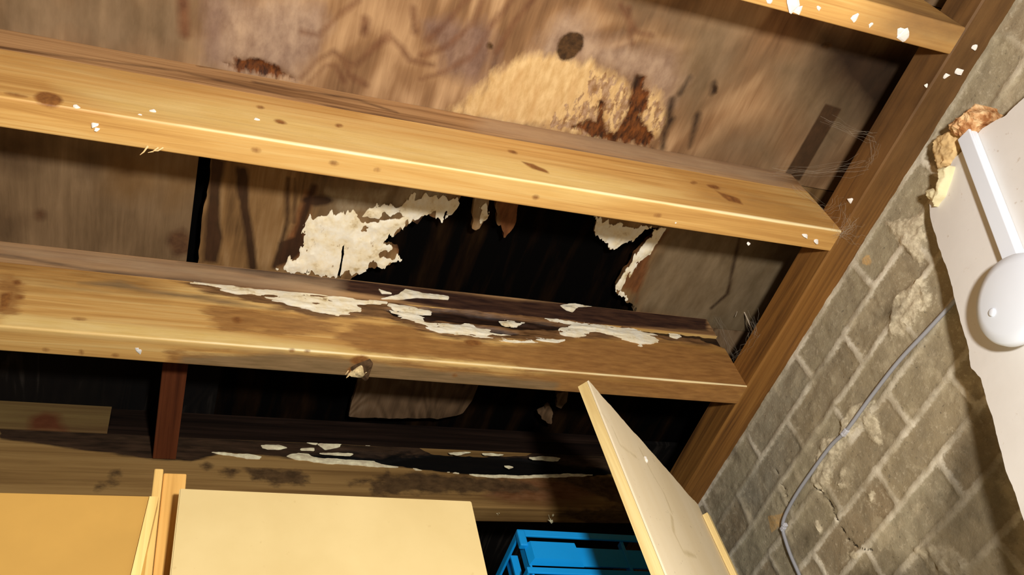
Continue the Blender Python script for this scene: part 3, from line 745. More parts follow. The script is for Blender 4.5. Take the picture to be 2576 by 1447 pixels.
# bay between joist B and C
y0 = YB + TW * .5 + .001; y1 = YC + .026
aL = {'knot': union(cdeck, [ell(100, 541, 14, 14), [(420, 610), (430, 585), (460, 575), (485, 600), (480, 640), (440, 645)]]),
      'brown': union(cdeck, [[(270, 380), (400, 395), (420, 470), (330, 500), (270, 480)], [(380, 400), (500, 410), (500, 480), (420, 520)]]),
      'dark': union(cdeck, [[(-20, 320), (120, 340), (110, 380), (40, 420), (-20, 400)], [(180, 370), (260, 385), (220, 430)], ell(430, 700, 60, 20), [(0, 545), (60, 550), (40, 600), (0, 600)]])}
mL = ply_mat('grey_brown_plywood', (.10, .060, .027, 1), (.22, .14, .07, 1), (.36, .255, .145, 1), seed=7.7, contrast=.25, gx=2.2, lines=5, layers=[
    ('brown', (.14, .07, .02, 1), (.2, .11, .04, 1), dict(width=.05, amp=.05, nsc=(16, 7, 1), op=.75)),
    ('dark', (.05, .028, .012, 1), (.10, .055, .025, 1), dict(width=.05, amp=.07, nsc=(14, 7, 1), op=.8)),
    ('knot', (.05, .018, .008, 1), (.11, .05, .02, 1), dict(width=.014, amp=.012, nsc=(30, 30, 1), op=.85))])
deck('grey-brown plywood sheet at the left between two joists, ending at a black gap', mL, -.9, .0085, y0, y1, aL, st=.006)
hole = [(870, 700), (905, 688), (932, 668), (965, 672), (1008, 655), (995, 632), (968, 612), (990, 590), (1015, 577), (1050, 560), (1078, 542), (1112, 558), (1125, 535), (1148, 520), (1155, 500), (1165, 470), (1330, 470), (1500, 520),
        (1502, 560), (1492, 585), (1512, 600), (1540, 622), (1575, 612), (1600, 590), (1635, 570), (1650, 575), (1640, 600), (1605, 640), (1580, 670), (1560, 695), (1550, 720), (1570, 750), (1598, 768), (1590, 800), (1200, 800), (900, 760)]
tongues = [[(1196, 480), (1232, 480), (1222, 545), (1205, 574), (1186, 575), (1190, 530)], [(1250, 480), (1310, 490), (1298, 560), (1270, 598), (1252, 560)]]
slits = [[(768, 655), (778, 652), (780, 690), (766, 690)], [(858, 618), (868, 610), (870, 640), (858, 705), (845, 700), (852, 650)]]
fH = union(cdeck, [hole]); fT = union(cdeck, tongues); fS = union(cdeck, slits)
def keepR(U, V):
    n = fbm(U * 85, V * 24, 12, 6) * .030
    k = -fH(U, V) + n
    k = np.maximum(k, fT(U, V) + n * .5)
    k = np.minimum(k, U - .028 - fbm(V * 14, U * 0, 5, 4) * .012)
    return np.minimum(k, -fS(U, V) + n * .3)
aR = {'dark': union(cdeck, [[(530, 395), (568, 405), (556, 480), (552, 560), (560, 600), (545, 660), (510, 660)], ('line', [(610, 430), (615, 520), (628, 600), (635, 672)], .008), ('line', [(600, 425), (607, 500)], .005),
                            ('line', [(725, 450), (722, 560), (690, 672)], .004), ('line', [(790, 470), (760, 560), (735, 650)], .006), ('line', [(742, 450), (740, 560)], .002), [(700, 610), (760, 590), (770, 620), (740, 655), (690, 672)],
                            ell(800, 505, 40, 14), [(1010, 575), (1060, 545), (1110, 560), (1010, 640), (985, 610)], ('line', [(1860, 600), (1830, 740), (1790, 775)], .004)]),
      'red': union(cdeck, [[(700, 640), (745, 560), (770, 480), (800, 470), (770, 560), (765, 640), (705, 672)], [(985, 600), (1080, 540), (1120, 560), (1000, 650)], [(1600, 740), (1560, 720), (1590, 640), (1640, 590), (1680, 580), (1640, 640), (1600, 760)], [(1240, 470), (1320, 480), (1300, 600), (1260, 600)]]),
      'grey': union(cdeck, [[(1680, 560), (2100, 620), (2000, 900), (1590, 780), (1640, 660)], [(820, 470), (1130, 470), (1100, 530), (820, 540)]]),
      'pale': union(cdeck, [[(1010, 470), (1120, 480), (1100, 520), (1060, 520), (1000, 510)], [(820, 480), (980, 480), (960, 520), (860, 530)], [(1185, 480), (1230, 480), (1205, 570)]])}
mR = ply_mat('rotten_plywood', (.06, .028, .009, 1), (.23, .125, .045, 1), (.38, .24, .11, 1), seed=2.9, contrast=.5, lines=7, layers=[
    ('grey', (.16, .11, .055, 1), (.25, .18, .10, 1), dict(width=.06, amp=.05, nsc=(18, 6, 1), op=.9)),
    ('pale', (.42, .34, .21, 1), (.28, .19, .10, 1), dict(width=.02, amp=.04, nsc=(40, 14, 1), op=.85)),
    ('red', (.20, .07, .02, 1), (.10, .03, .008, 1), dict(width=.012, amp=.03, nsc=(50, 14, 1), op=.85)),
    ('dark', (.02, .008, .003, 1), (.045, .018, .007, 1), dict(width=.008, amp=.014, nsc=(30, 8, 1), op=.92))])
sh = deck('rotten plywood sheet with a big ragged hole, between two middle joists', mR, .016, 1.40, y0, y1, aR, keep=keepR, st=.003)
sh['_org'] = list(sh.location)
fpoly = [[(700, 677), (728, 655), (755, 650), (768, 618), (770, 570), (790, 550), (835, 540), (880, 538), (900, 545), (925, 530), (955, 520), (1000, 520), (1040, 500), (1060, 495), (1100, 492), (1150, 502), (1135, 530), (1112, 558), (1100, 540), (1078, 532), (1055, 548), (1025, 560), (1005, 578), (980, 592), (960, 612), (988, 622), (1000, 640), (1008, 655), (965, 672), (935, 660), (928, 672), (905, 690), (880, 684), (860, 692), (820, 692), (780, 686), (740, 682)],
         [(1492, 545), (1540, 560), (1580, 568), (1625, 575), (1600, 592), (1575, 612), (1545, 624), (1515, 604), (1498, 588)],
         [(1640, 572), (1665, 575), (1655, 612), (1628, 640), (1600, 660), (1575, 700), (1560, 735), (1548, 722), (1565, 685), (1590, 648), (1615, 610)],
         [(1545, 728), (1560, 735), (1580, 755), (1568, 758)], [(1205, 520), (1222, 515), (1215, 560), (1205, 574)], [(1140, 560), (1150, 535), (1170, 510), (1140, 505)]]
fcut = [ell(975, 640, 16, 13), [(900, 545), (925, 560), (960, 560), (1000, 552), (1020, 545), (1000, 535), (960, 545)] , ell(915, 580, 14, 10)]
def fkeep_pos(U, V):
    P = dpos(U, V); P[:, 2] += .0002; return P
def fungus_deck(pl):
    f = union(cdeck, [pl]); fc = union(cdeck, fcut)
    Q_ = np.array([cdeck(q) for q in pl])
    def keep(U, V):
        k = f(U, V) + fbm(U * 105, V * 34, 31, 6) * .036 + .001
        k = np.minimum(k, -fc(U, V) + fbm(U * 70, V * 40, 8, 4) * .03)
        return np.minimum(k, keepR(U, V) + .004)
    def pp(U, V):
        hh = .003 * (.5 + np.clip(keep(U, V) * 50, 0, 1)) + fbm(U * 130, V * 50, 3, 4) * .003
        P = fkeep_pos(U, V); P[:, 2] -= np.maximum(hh, .0008); return P
    return grid('fungus_growth', m_fung, sh, lin(Q_[:, 0].min() - .02, Q_[:, 0].max() + .02, .0018), lin(Q_[:, 1].min() - .02, Q_[:, 1].max() + .02, .0018), pp, keep=keep, back=fkeep_pos)
for q in fpoly: fungus_deck(q)

# bay between joist C and D : mostly rotted away
y0 = YC + .028; y1 = YD + .02
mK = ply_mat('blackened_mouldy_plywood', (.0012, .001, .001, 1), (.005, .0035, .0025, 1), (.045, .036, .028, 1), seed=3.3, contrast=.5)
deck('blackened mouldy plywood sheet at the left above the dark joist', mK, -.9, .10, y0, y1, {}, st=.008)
mF = ply_mat('torn_plywood_flap', (.05, .028, .013, 1), (.17, .10, .05, 1), (.27, .185, .11, 1), seed=9.1, contrast=.5)
flap = union(cdeck, [[(905, 930), (1230, 960), (1195, 1000), (1165, 1040), (1130, 1050), (1100, 1055), (960, 1052), (876, 1050), (893, 990)]])
deck('torn brown plywood flap hanging in the black opening', mF, .28, .66, y0, y1, {}, keep=lambda U, V: flap(U, V) + fbm(U * 40, V * 20, 3, 4) * .01, st=.004, name='plywood_flap')
for i, (pl, lb) in enumerate((([(1402, 990), (1432, 985), (1425, 1012), (1412, 1028), (1400, 1022)], 'small pale plywood scrap beside the leaning board tip, upper of two'),
                              ([(1355, 1040), (1368, 1032), (1380, 1018), (1392, 1040), (1388, 1068), (1378, 1066), (1362, 1052)], 'small ragged plywood scrap in the black opening left of the leaning board'))):
    ff = union(cdeck, [pl]); q = np.array([cdeck(p) for p in pl])
    deck(lb, mF, q[:, 0].min() - .01, q[:, 0].max() + .01, q[:, 1].min() - .01, q[:, 1].max() + .01, {}, keep=lambda U, V: ff(U, V) + fbm(U * 80, V * 80, 3, 3) * .008, st=.002, name='plywood_scrap')
deck('short dark plywood strip over the wall plate, beyond the rotting joist', m_old, 1.04, 1.40, y0, y0 + .09, {}, st=.01, name='decking_strip')
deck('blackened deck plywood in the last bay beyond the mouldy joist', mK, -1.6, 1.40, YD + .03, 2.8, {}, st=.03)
m_red = wood('red_brown_noggin_wood', (.15, .04, .012, 1), (.10, .025, .007, 1), (.05, .012, .004, 1), axis=1, seed=3, rough=.7, spec=.2)
o = MB().box((-.012, YC + .056, CZ + 1.29), (.032, YD - .003, CZ + 1.395), bev=.002).build('roof_noggin', m_red, None, origin=(0, 1.2, CZ + 1.29))
tag(o, 'short red-brown timber bridging the dark bay above the left boards', 'timber')

# ------------------------------------------------------------------ sheet boards standing below
m_mdf = Mat('smooth_buff_board', .6, .25)
c_ = m_mdf.ramp(m_mdf.noise((5, 5, 5), 1, 5), [(.35, (.60, .455, .20, 1)), (.65, (.68, .53, .25, 1))])
c_ = m_mdf.mix(m_mdf.ramp(m_mdf.noise((90, 90, 90), 1, 4), [(.66, (0, 0, 0, 1)), (.74, (.4, .4, .4, 1))]), c_, (.5, .34, .14, 1))
m_mdf = m_mdf.done(c_)
m_or = flat('orange_toned_board', (.56, .32, .075, 1), .5, .3, .08, 5)  # deeper orange than the buff board
m_postw = wood('yellow_softwood_post', (.86, .52, .16, 1), (.75, .42, .11, 1), (.50, .25, .055, 1), axis=2, seed=7, rough=.6)
YP = .952
def quad_board(name, label, pts, y, th, mat, parent=None):
    v = [(p[0], y, p[1]) for p in pts] + [(p[0], y + th, p[1]) for p in pts]
    n = len(pts)
    f = [list(range(n)), [n + k for k in range(n)][::-1]] + [(k, k + n, (k + 1) % n + n, (k + 1) % n) for k in range(n)]
    import bmesh
    me_v = v
    bm = bmesh.new(); vs = [bm.verts.new(q) for q in me_v]
    for q in f: bm.faces.new([vs[i] for i in q])
    bmesh.ops.recalc_face_normals(bm, faces=bm.faces[:])
    bmesh.ops.bevel(bm, geom=bm.edges[:], offset=.0015, segments=2, affect='EDGES')
    bm.verts.index_update()
    vv = [tuple(q.co) for q in bm.verts]; ff = [[q.index for q in k.verts] for k in bm.faces]; bm.free()
    org = (sum(p[0] for p in pts) / n, y, 0)
    o = link(name, vv, ff, mat, parent, False, None, org)
    return tag(o, label, 'board') if label else o
a = hY((452, 1228), YP); b = hY((1186, 1260), YP); c = hY((1225, 1447), YP); d = hY((416, 1447), YP)
quad_board('buff_board', 'pale buff sheet board standing at the bottom centre, in front of the dark joist',
           [(a[0], a[2]), (b[0], b[2]), (c[0] - .004, 0.0), (a[0] + (d[0] - a[0]) / (d[2] - a[2]) * -a[2] * .35, 0.0)], YP, .018, m_mdf)
rO = empty('orange_board', (-.4, YP + .02, 0), 'orange-toned sheet board standing in the bottom left corner', 'board')
a = hY((-40, 1240), YP + .02); b = hY((388, 1248), YP + .02)
quad_board('panel', None, [(-.75, a[2] + .002), (b[0], b[2]), (b[0] - .012, 0.0), (-.75, 0.0)], YP + .02, .018, m_or, rO)
tp = hY((397, 1252), YP + .018); bt = hY((352, 1447), YP + .018)
mb = MB()
dx = (bt[0] - tp[0]) / (bt[2] - tp[2])
xb = tp[0] - dx * tp[2]
v = [(tp[0] - .010, YP + .016, tp[2]), (tp[0] + .001, YP + .016, tp[2]), (xb + .004, YP + .016, 0), (xb - .008, YP + .016, 0)]
v += [(q[0], YP + .040, q[2]) for q in v]
mb.add(v, [(0, 1, 2, 3), (7, 6, 5, 4), (0, 4, 5, 1), (1, 5, 6, 2), (2, 6, 7, 3), (3, 7, 4, 0)])
m_lip = wood('pale_yellow_lipping', (.95, .70, .27, 1), (.88, .60, .20, 1), (.7, .42, .12, 1), axis=2, seed=2)
mb.build('edge_lipping', m_lip, rO)
# post behind the two boards
YQ = YP + .045
t0 = hY((388, 1183), YQ); t1 = hY((470, 1190), YQ); tm = hY((412, 1187), YQ)
rP = empty('timber_post', ((t0[0] + t1[0]) / 2, YQ, 0), 'upright yellow softwood post between the two standing sheet boards', 'post')
MB().box((tm[0], YQ + .001, 0), (t1[0], YQ + .045, t1[2]), bev=.002).build('post_body', m_postw, rP)
MB().box((t0[0], YQ - .004, 0), (tm[0] - .0005, YQ + .040, t0[2]), bev=.002).build('cover_strip', m_lip, rP)

# leaning offcut
zt = hY((1481, 958), .893)[2]
A = hZ((1481, 958), zt); Q = hZ((1757, 1272), zt)
e = (Q - A); Ln = np.linalg.norm(e); e /= Ln; nrm = np.array([e[1], -e[0], 0.0])
rS = empty('plywood_offcut', (A[0], A[1], 0), 'pale upright plywood sheet seen edge-on, its sharp corner touching the view of the rotting joist', 'board')
def sp(U, V, dn=0.0):                        # U along the sheet, V height
    rag = np.where(V > zt - .02, fbm(U * 30, V * 0, 3, 4) * .010, 0)
    return np.stack([A[0] + e[0] * U + nrm[0] * dn, A[1] + e[1] * U + nrm[1] * dn, V + rag], -1)
def cS(px):
    p = hit(px, A, nrm); return ((p - A) @ e, p[2])
stS = union(cS, [('line', [(1540, 1075), (1560, 1120), (1600, 1150)], .002), ('line', [(1610, 1130), (1640, 1190), (1670, 1240), (1690, 1290)], .003),
                 ('line', [(1690, 1300), (1695, 1340), (1720, 1390), (1750, 1400)], .004), ('line', [(1500, 1020), (1530, 1060)], .0015)])
Ms = Mat('pale_ply_face', .65, .25)
cc = Ms.ramp(Ms.noise((8, 8, 2), 1, 5), [(.35, (.88, .74, .48, 1)), (.65, (.95, .83, .59, 1))])
cc, _ = Ms.layer(cc, 'stain', (.58, .45, .22, 1), (.70, .57, .32, 1), width=.006, amp=.008, nsc=(30, 30, 30), op=.7)
cc = Ms.mix(Ms.ramp(Ms.noise((120, 120, 120), 1, 3), [(.68, (0, 0, 0, 1)), (.74, (.6, .6, .6, 1))]), cc, (.35, .25, .12, 1))
m_s = Ms.done(cc)
grid('sheet_face', m_s, rS, lin(0, Ln, .004), np.concatenate([lin(0, zt - .5, .2)[:-1], lin(zt - .5, zt, .005)]),
     lambda U, V: sp(U, V), back=lambda U, V: sp(U, V, -.003), attrs={'stain': stS})
m_core = wood('pale_yellow_ply_edge', (.98, .80, .40, 1), (.90, .69, .30, 1), (.70, .48, .18, 1), axis=2, seed=5)
grid('sheet_core', m_core, rS, lin(0, Ln, .004), np.concatenate([lin(0, zt - .5, .2)[:-1], lin(zt - .5, zt, .005)]),
     lambda U, V: sp(U, V, -.0035), back=lambda U, V: sp(U, V, -.021), attrs={})
p = hit((1623, 1157), A, nrm) + nrm * .001
mb = MB()
for k in range(4):
    q = p + np.array([random.uniform(-.001, .001), random.uniform(-.001, .001), random.uniform(-.006, .006)]); mb.box(q - .0022, q + .0022, bev=.0008)
mb.build('plaster_splash', m_plaster, rS)
# edge batten on the far vertical edge
E0 = A + e * Ln
mb = MB()
t0_ = hit((1786, 1308), A + nrm * .006, nrm)
zz = t0_[2]
fr = lambda q: tuple(np.array([E0[0], E0[1], 0]) + e * q[0] + nrm * q[1] + np.array([0, 0, q[2]]))
mb.box((-.012, .0005, 0), (.004, .012, zz), M=fr, bev=.001)
mb.build('edge_batten', m_core, rS)

# ------------------------------------------------------------------ blue crate on a shelf
YK = 1.19 * 1.03
m_blue = flat('blue_plastic', (.004, .33, .80, 1), .38, .5, .05, 6)
c0 = hY((1300, 1331), YK); c1 = hY((1451, 1341), YK)
ang = math.atan2(-.004, .12)
rK = empty('plastic_crate', (c0[0] + .15, YK + .14, c0[2] - .24), 'bright blue plastic storage crate between the buff board and the leaning sheet', 'crate')
W = .34; D = .28; Hh = .24; zc = c0[2]; x0 = c0[0]
kf = lambda q: (x0 + q[0], YK + q[1], zc + q[2] - q[0] * .045)
mb = MB()
# walls of the body: front and left sides have open slots under the ribs
for zt_, zb_ in ((-.030, -.070), (-.094, -.150), (-.165, -Hh)):
    mb.box((.016, .006, zb_), (W - .016, .010, zt_), M=kf, bev=.001)
mb.box((W - .03, .008, -Hh), (W - .014, .012, -.004), M=kf, bev=.001)
mb.box((.014, D - .020, -Hh), (W - .014, D - .016, -.004), M=kf, bev=.001)
for ya_, yb_ in ((.006, .03), (.075, .10), (.15, .17), (.22, D - .016)):
    mb.box((.010, ya_, -.090), (.014, yb_, -.004), M=kf, bev=.001)
mb.box((.010, .006, -Hh), (.014, D - .016, -.088), M=kf, bev=.001)
mb.box((W - .018, .016, -Hh), (W - .014, D - .016, -.004), M=kf, bev=.001)
mb.box((.014, .016, -Hh), (W - .014, D - .016, -Hh + .004), M=kf, bev=.001)
mb.build('crate_body', m_blue, rK)
def frame(zt_, zb_, o=0.0, name='rim_flange'):
    mb = MB()
    mb.box((0 - o, 0 - o, zb_), (W + o, .005, zt_), M=kf, bev=.0015)
    mb.box((0 - o, D - .018, zb_), (W + o, D + o, zt_), M=kf, bev=.003)
    mb.box((0 - o, .003, zb_), (.005, D - .010, zt_), M=kf, bev=.0015)
    mb.box((W - .018, .010, zb_), (W + o, D - .010, zt_), M=kf, bev=.003)
    mb.build(name, m_blue, rK)
frame(0, -.014)
frame(-.080, -.092, .0, 'lower_rib')
mb = MB()
mb.box((-.001, -.002, -.036), (.014, .012, -.002), M=kf, bev=.003)                # corner bracket
mb.build('corner_bracket', m_blue, rK)
MB().box((W - .020, -.001, -.045), (W + .001, .020, -.002), M=kf, bev=.004).build('corner_bracket', m_blue, rK)
# handle block on the front: tapering projecting lug
p1 = hY((1326, 1357), YK - .004); p2 = hY((1444, 1361), YK - .004)
xa = p1[0] - x0; xb_ = p2[0] - x0
fz = [(xa - .004, 0.007, -.028), (xb_ + .006, .007, -.028), (xb_ + .010, .007, -.072), (xa - .004, .007, -.072)]
ff_ = [(xa + .004, -.006, -.030), (xb_ - .002, -.006, -.030), (xb_ + .002, -.006, -.066), (xa + .004, -.006, -.066)]
vv = [kf(q) for q in fz + ff_]
mb = MB(); mb.add(vv, [(4, 7, 6, 5), (0, 4, 5, 1), (1, 5, 6, 2), (2, 6, 7, 3), (3, 7, 4, 0), (0, 1, 2, 3)])
mb.build('handle_block', m_blue, rK)
for yk in (.06, .12, .18, .24):
    MB().box((.004, yk, -.078), (.018, yk + .006, -.012), M=kf, bev=.001).build('side_rib', m_blue, rK)
MB().box((xb_ + .10, .004, -.078), (xb_ + .106, .018, -.012), M=kf, bev=.001).build('side_rib', m_blue, rK)
m_shelf = wood('shelf_softwood', (.5, .33, .15, 1), (.4, .25, .1, 1), (.25, .14, .05, 1), seed=3)
zs = zc - Hh - .006 - .016
rH = empty('storage_shelf', (x0 + .18, YK + .14, 0), 'plain timber shelf carrying the blue crate', 'shelf')
MB().box((x0 - .03, YK + .02, zs - .02), (x0 + .35, YK + .34, zs), bev=.002).build('shelf_plank', m_shelf, rH)
for lx in (x0 - .02, x0 + .30):
    for ly in (YK + .10, YK + .29):
        MB().box((lx, ly, 0), (lx + .04, ly + .04, zs - .0205), bev=.002).build('leg', m_shelf, rH)

# ------------------------------------------------------------------ plasterboard with trunking and rose
# board plane leans out slightly from the wall towards the bottom
BP = np.array([XW - .040, .45, CZ + 1.04]); BV = np.array([-.17, 0, -1.0]); BV /= np.linalg.norm(BV); BU = np.array([0, 1.0, 0])
BN = np.cross(BU, BV); BN = BN / np.linalg.norm(BN)
if BN[0] > 0: BN = -BN
def cb_(px):
    p = hit(px, BP, BN) - BP; return (p @ BU, p @ BV)
def bpos(U, V, d=0.0): return BP + np.outer(U, BU) + np.outer(V, BV) + BN * d
edge = [(2400, 398), (2362, 470), (2336, 512), (2343, 560), (2362, 620), (2384, 680), (2400, 745), (2420, 820), (2438, 880), (2442, 925), (2466, 950), (2490, 1030), (2510, 1105), (2532, 1190), (2552, 1240), (2576, 1310), (2640, 1500)]
poly = [cb_(p) for p in edge]
lowv = poly[-1][1]
poly = poly + [(poly[-1][0] + .01, lowv + .3), (-1.0, lowv + .3), (-1.0, cb_((2650, 215))[1] - .02)] + [cb_(p) for p in [(2700, 150), (2576, 245), (2530, 290), (2470, 322), (2440, 360)]]
fB = lambda U, V: sd_poly(U, V, poly)
m_pb = Mat('cream_plasterboard', .75, .15)
c_ = m_pb.ramp(m_pb.noise((6, 6, 6), 1, 4), [(.35, (.74, .705, .65, 1)), (.65, (.80, .77, .72, 1))])
c_ = m_pb.mix(m_pb.ramp(m_pb.noise((70, 70, 70), 1, 4), [(.66, (0, 0, 0, 1)), (.74, (.5, .5, .5, 1))]), c_, (.42, .30, .18, 1))
m_pb.bump(m_pb.noise((40, 40, 40), 1, 4), .15, .003)
m_pb = m_pb.done(c_)
us = np.concatenate([lin(-1.0, -.32, .05)[:-1], lin(-.32, .36, .0035)])
vs_ = np.concatenate([lin(-.10, .62, .0035)[:-1], lin(.62, lowv + .28, .05)]) if lowv + .28 > .62 else lin(-.10, lowv + .28, .0035)
rBd = grid('plasterboard_panel', m_pb, None, us, vs_, lambda U, V: bpos(U, V), keep=lambda U, V: fB(U, V) + fbm(U * 50, V * 50, 4, 4) * .005,
           back=lambda U, V: bpos(U, V, -.0125), origin=tuple(BP))
tag(rBd, 'cream plasterboard panel with a ragged torn edge standing off the brick wall', 'panel')
# the batten carrying the panel
o = MB().box((XW - .030, -.40, CZ + .9), (XW - .004, -.35, CZ + 1.08)).build('wall_batten', m_shelf, None, origin=(XW - .04, -.38, CZ + .2))
tag(o, 'timber batten fixing the plasterboard panel to the brick wall', 'timber')
m_white = flat('white_pvc', (.84, .90, .98, 1), .35, .5, .02, 4)
# trunking
def bp(px, d=0.0):
    u, v = cb_(px); return (BP + BU * u + BV * v + BN * d)
T0 = bp((2446, 345)); T1 = bp((2568, 660))
td = (T1 - T0); tl = np.linalg.norm(td); td /= tl; ts = np.cross(BN, td)
tf = lambda q: tuple(T0 + td * q[0] + ts * q[1] + BN * q[2])
rT = empty('mini_trunking', tuple(T0), 'straight white plastic cable trunking running diagonally up the plasterboard', 'trunking')
MB().box((0, -.0125, .0005), (tl, .0125, .012), M=tf, bev=.001).build('trunking_base', m_white, rT)
MB().box((-.001, -.0135, .0125), (tl, .0135, .018), M=tf, bev=.002).build('trunking_lid', m_white, rT)
# ceiling rose
RC = bp((2597, 765), 0.0)
rR = empty('ceiling_rose', tuple(RC), 'round white plastic ceiling rose at the foot of the trunking', 'light fitting')
frm = (RC + BN * .0005, BU, BV, BN)
m_creamp = flat('cream_pvc', (.66, .58, .42, 1), .45, .4, .03, 4)
MB().lathe([(.055, 0), (.056, .003), (.055, .012), (.050, .020)], 48, frm).build('rose_base', m_creamp, rR, True)
MB().lathe([(.050, .020), (.064, .021), (.066, .024), (.066, .032), (.063, .037), (.050, .040), (.02, .0415), (.004, .042)], 64, frm).build('rose_cover', m_white, rR, True)
pz_ = hit((2496, 786), RC + BN * .042, BN)
mb = MB()
mb.lathe([(.006, -.003), (.006, .001), (.0045, .002)], 20, (pz_, BU, BV, BN)); mb.build('screw_cap', m_white, rR, True)

# expanding foam and filler along the top edge of the panel
m_foam = Mat('orange_expanding_foam', .8, .2)
c_ = m_foam.ramp(m_foam.noise((60, 60, 60), 1, 5), [(.38, (.34, .13, .04, 1)), (.5, (.62, .33, .14, 1)), (.64, (.85, .58, .30, 1))])
m_foam.bump(m_foam.noise((90, 90, 90), 1, 5), .6, .01); m_foam = m_foam.done(c_)
XFm = XW - .045
def cfm(px): p = hX(px, XFm); return (p[1], p[2])
f1 = union(cfm, [[(2388, 318), (2405, 300), (2440, 278), (2455, 264), (2478, 280), (2476, 300), (2450, 318), (2440, 336), (2420, 345), (2402, 340)]])
q = np.array([cfm(p) for p in [(2380, 350), (2490, 255)]])
def mkfoam(name, label, f, x, mat, amp, h, bb, cat='foam', ns=120, dn=.03):
    def kp(U, V): return f(U, V) + fbm(U * 90, V * 90, 6, 4) * amp
    o = grid(name, mat, None, lin(bb[0], bb[1], .0018), lin(bb[2], bb[3], .0018),
             lambda U, V: np.stack([x - np.clip(kp(U, V) * 1.4, 0, h) - fbm(U * ns, V * ns, 2, 4) * .012, U, V], -1), keep=kp,
             back=lambda U, V: np.stack([np.full_like(U, XW - .002), U, V], -1), origin=(x, bb[0], bb[2]))
    return tag(o, label, cat)
mkfoam('expanding_foam', 'crumbly orange expanding foam lump squeezed out above the white trunking', f1, XFm, m_foam, .010, .014, (.22, .42, CZ + 1.0, CZ + 1.2))
m_fil = flat('ochre_filler', (.72, .50, .23, 1), .8, .2, .2, 40, .4)
XF2 = XW - .030
def cf2(px): p = hX(px, XF2); return (p[1], p[2])
f2 = union(cf2, [[(2345, 378), (2352, 352), (2380, 332), (2410, 325), (2418, 345), (2412, 385), (2395, 415), (2360, 425), (2350, 395)]])
mkfoam('filler_smear', 'ochre yellow filler smear on the bricks below the orange foam', f2, XF2, m_fil, .008, .006, (.24, .52, CZ + .98, CZ + 1.2), 'filler', 80, .014)
m_fil2 = flat('pale_yellow_filler', (.80, .70, .42, 1), .75, .2, .08, 30, .3)
XF3 = XW - .045
def cf3(px): p = hX(px, XF3); return (p[1], p[2])
f3 = union(cf3, [[(2358, 425), (2392, 415), (2384, 450), (2372, 490), (2350, 520), (2345, 505), (2330, 498), (2326, 480), (2345, 472), (2356, 480), (2362, 452)]])
mkfoam('filler_flake', 'pale yellow plaster flake clinging to the torn top corner of the panel', f3, XF3, m_fil2, .003, .006, (.3, .6, CZ + .95, CZ + 1.15), 'filler', 60, .06)

# ------------------------------------------------------------------ cable on the brick wall
m_cab = flat('grey_cable_sheath', (.36, .36, .38, 1), .5, .4, .05, 10)
cp = [(2420, 735), (2390, 770), (2330, 835), (2260, 910), (2190, 1000), (2130, 1082), (2090, 1122), (2040, 1190), (2000, 1250), (1974, 1300), (1969, 1330), (1976, 1360), (1990, 1400), (2012, 1450), (2040, 1520), (2060, 1600)]
P = [hX(p, XW - .009) for p in cp]
def smooth_path(P, n=8):
    out = []
    for i in range(len(P) - 1):
        p0 = P[max(i - 1, 0)]; p1 = P[i]; p2 = P[i + 1]; p3 = P[min(i + 2, len(P) - 1)]
        for k in range(n):
            t = k / n
            out.append(.5 * ((2 * p1) + (-p0 + p2) * t + (2 * p0 - 5 * p1 + 4 * p2 - p3) * t * t + (-p0 + 3 * p1 - 3 * p2 + p3) * t ** 3))
    out.append(P[-1]); return out
mb = MB(); mb.tube(smooth_path(P), .0036, 10)
o = mb.build('electric_cable', m_cab, None, True, origin=tuple(P[5]))
tag(o, 'thin grey electric cable clipped in a bend down the brick wall', 'cable')
m_clip = flat('pale_clip_plastic', (.62, .62, .66, 1), .45, .4, .05, 10)
for px, lb, rot in (((2128, 1086), 'small pale cable clip, upper one on the brick wall', 0), ((1970, 1330), 'small pale cable clip at the sharp bend of the cable, lower one', 1)):
    p = hX(px, XW - .009)
    mb = MB()
    mb.box(p + np.array([-.0045, -.0055, -.004]), p + np.array([.0045, .0055, .004]), bev=.0015)
    mb.box(p + np.array([-.004, .004 if rot == 0 else -.013, -.003]), p + np.array([.0045, .012 if rot == 0 else -.004, .005]), bev=.0015)
    mb.tube([p + np.array([-.006, .008 if rot == 0 else -.009, .001]), p + np.array([.003, .008 if rot == 0 else -.009, .001])], .0018, 8)
    o = mb.build('cable_clip', m_clip, None, origin=tuple(p)); tag(o, lb, 'cable clip', 'clips holding the cable')

# ------------------------------------------------------------------ cobwebs, strand, tufts
m_web = Mat('dusty_cobweb', .9, .1); m_web.b.inputs['Alpha'].default_value = .16; m_web = m_web.done((.50, .43, .33, 1))
def web(label, anchors, n, r=.0003, sag=.01, org=None):
    mb = MB()
    for k in range(n):
        i_ = random.randrange(len(anchors) - 1); a, b = anchors[i_], anchors[i_ + 1]
        a = a + np.array([random.gauss(0, .006) for _ in range(3)]); b = b + np.array([random.gauss(0, .008) for _ in range(3)])
        pts = [a * (1 - t) + b * t + np.array([0, 0, -sag * 4 * t * (1 - t)]) + np.array([random.gauss(0, .0022) for _ in range(3)]) for t in np.linspace(0, 1, 8)]
        mb.tube(pts, r * random.uniform(.5, 1.3), 4)
    o = mb.build('cobweb', m_web, None, origin=tuple(anchors[0]))
    return tag(o, label, 'cobweb', None, 'stuff')
web('dusty cobweb strung in the corner where the bright joist meets the wall plate',
    [hY((2060, 530), YB - .004), hX((2125, 510), XP - .004), hY((2105, 590), YB - .004), hX((2150, 560), XP - .003), hX((2115, 590), XP - .004), hX((2165, 600), XW - .004), hY((2000, 470), YB - .004)], 42)
web('faint cobweb hanging in the upper right bay against the deck',
    [np.array([1.05, .62, deckz(.6) - .05]), hX((2180, 420), XP - .004), hX((2200, 350), XP - .003), np.array([1.10, .50, deckz(.5) - .05])], 26)
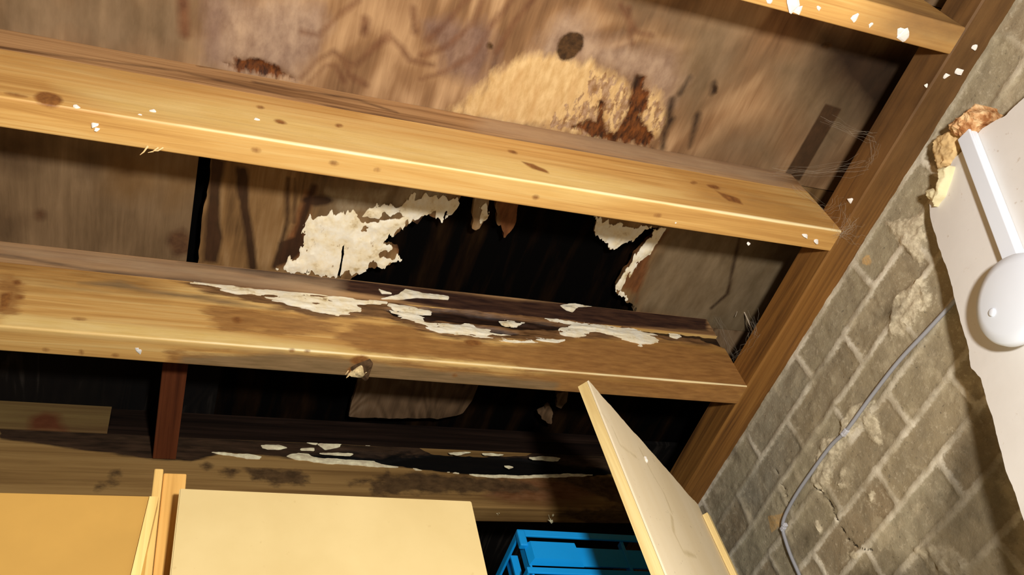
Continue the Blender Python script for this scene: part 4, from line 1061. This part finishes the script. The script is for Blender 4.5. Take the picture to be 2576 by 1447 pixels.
web('faint cobweb at the right end of the rotting joist, near the pale straw',
    [hY((1790, 780), YC - .004), hY((1850, 900), YC - .004), hX((1900, 840), XP - .004), hX((1885, 790), XP - .004)], 30)
m_straw = flat('pale_straw', (.75, .62, .45, 1), .6, .3, .15)
mb = MB(); yk = YC - .03
pts = [hY(q, yk) for q in ((1846, 690), (1852, 725), (1862, 762), (1878, 798), (1893, 832), (1916, 866))]
mb.tube(smooth_path(pts, 4), [.0006 + .0009 * math.sin(math.pi * k / 20) for k in range(21)], 6)
pts = [hY(q, yk) for q in ((1866, 762), (1856, 780), (1850, 796))]
mb.tube(pts, .0006, 5)
pts = [hY(q, yk) for q in ((1886, 632), (1872, 650), (1850, 690))]
mb.tube(pts, .0003, 4)
o = mb.build('dangling_straw', m_straw, None, origin=tuple(hY((1862, 762), yk))); tag(o, 'pale straw splinter dangling on a web strand above the right end of the rotting joist', 'straw')
mb = MB()
pts = [hY(q, YD - .15) for q in ((1785, 1050), (1800, 1080), (1814, 1120), (1822, 1140))]
mb.tube(smooth_path(pts, 4), [.0004 + .0006 * k / 12 for k in range(13)], 5)
o = mb.build('dangling_straw', m_straw, None, origin=tuple(pts[0])); tag(o, 'thin pale thread dangling in the dark bay beside the leaning board', 'straw')
m_tuft = flat('pale_tuft', (.80, .76, .50, 1), .8, .2, .15)
for px, sz, lb in (((1385, 1312), .007, 'pale yellow fluffy tuft hanging in the dark above the blue crate'), ((1252, 1290), .006, 'thin grey tuft hanging beside the corner of the buff board'),
                   ((1391, 1296), .005, 'small white tuft just above the pale yellow tuft')):
    p = hY(px, YD + .02); mb = MB()
    for k in range(22):
        d_ = np.array([random.gauss(0, 1), random.gauss(0, 1), random.gauss(0, 1)]); d_ /= np.linalg.norm(d_)
        mb.tube([p, p + d_ * sz * random.uniform(.4, 1)], [sz * .28, sz * .08], 5)
    mb.tube([p, np.array([p[0], p[1], Z0])], .0004, 4)
    o = mb.build('fungus_tuft', m_tuft, None, origin=tuple(p)); tag(o, lb, 'tuft')
for o in bpy.data.objects:
    if '_org' in o: del o['_org']
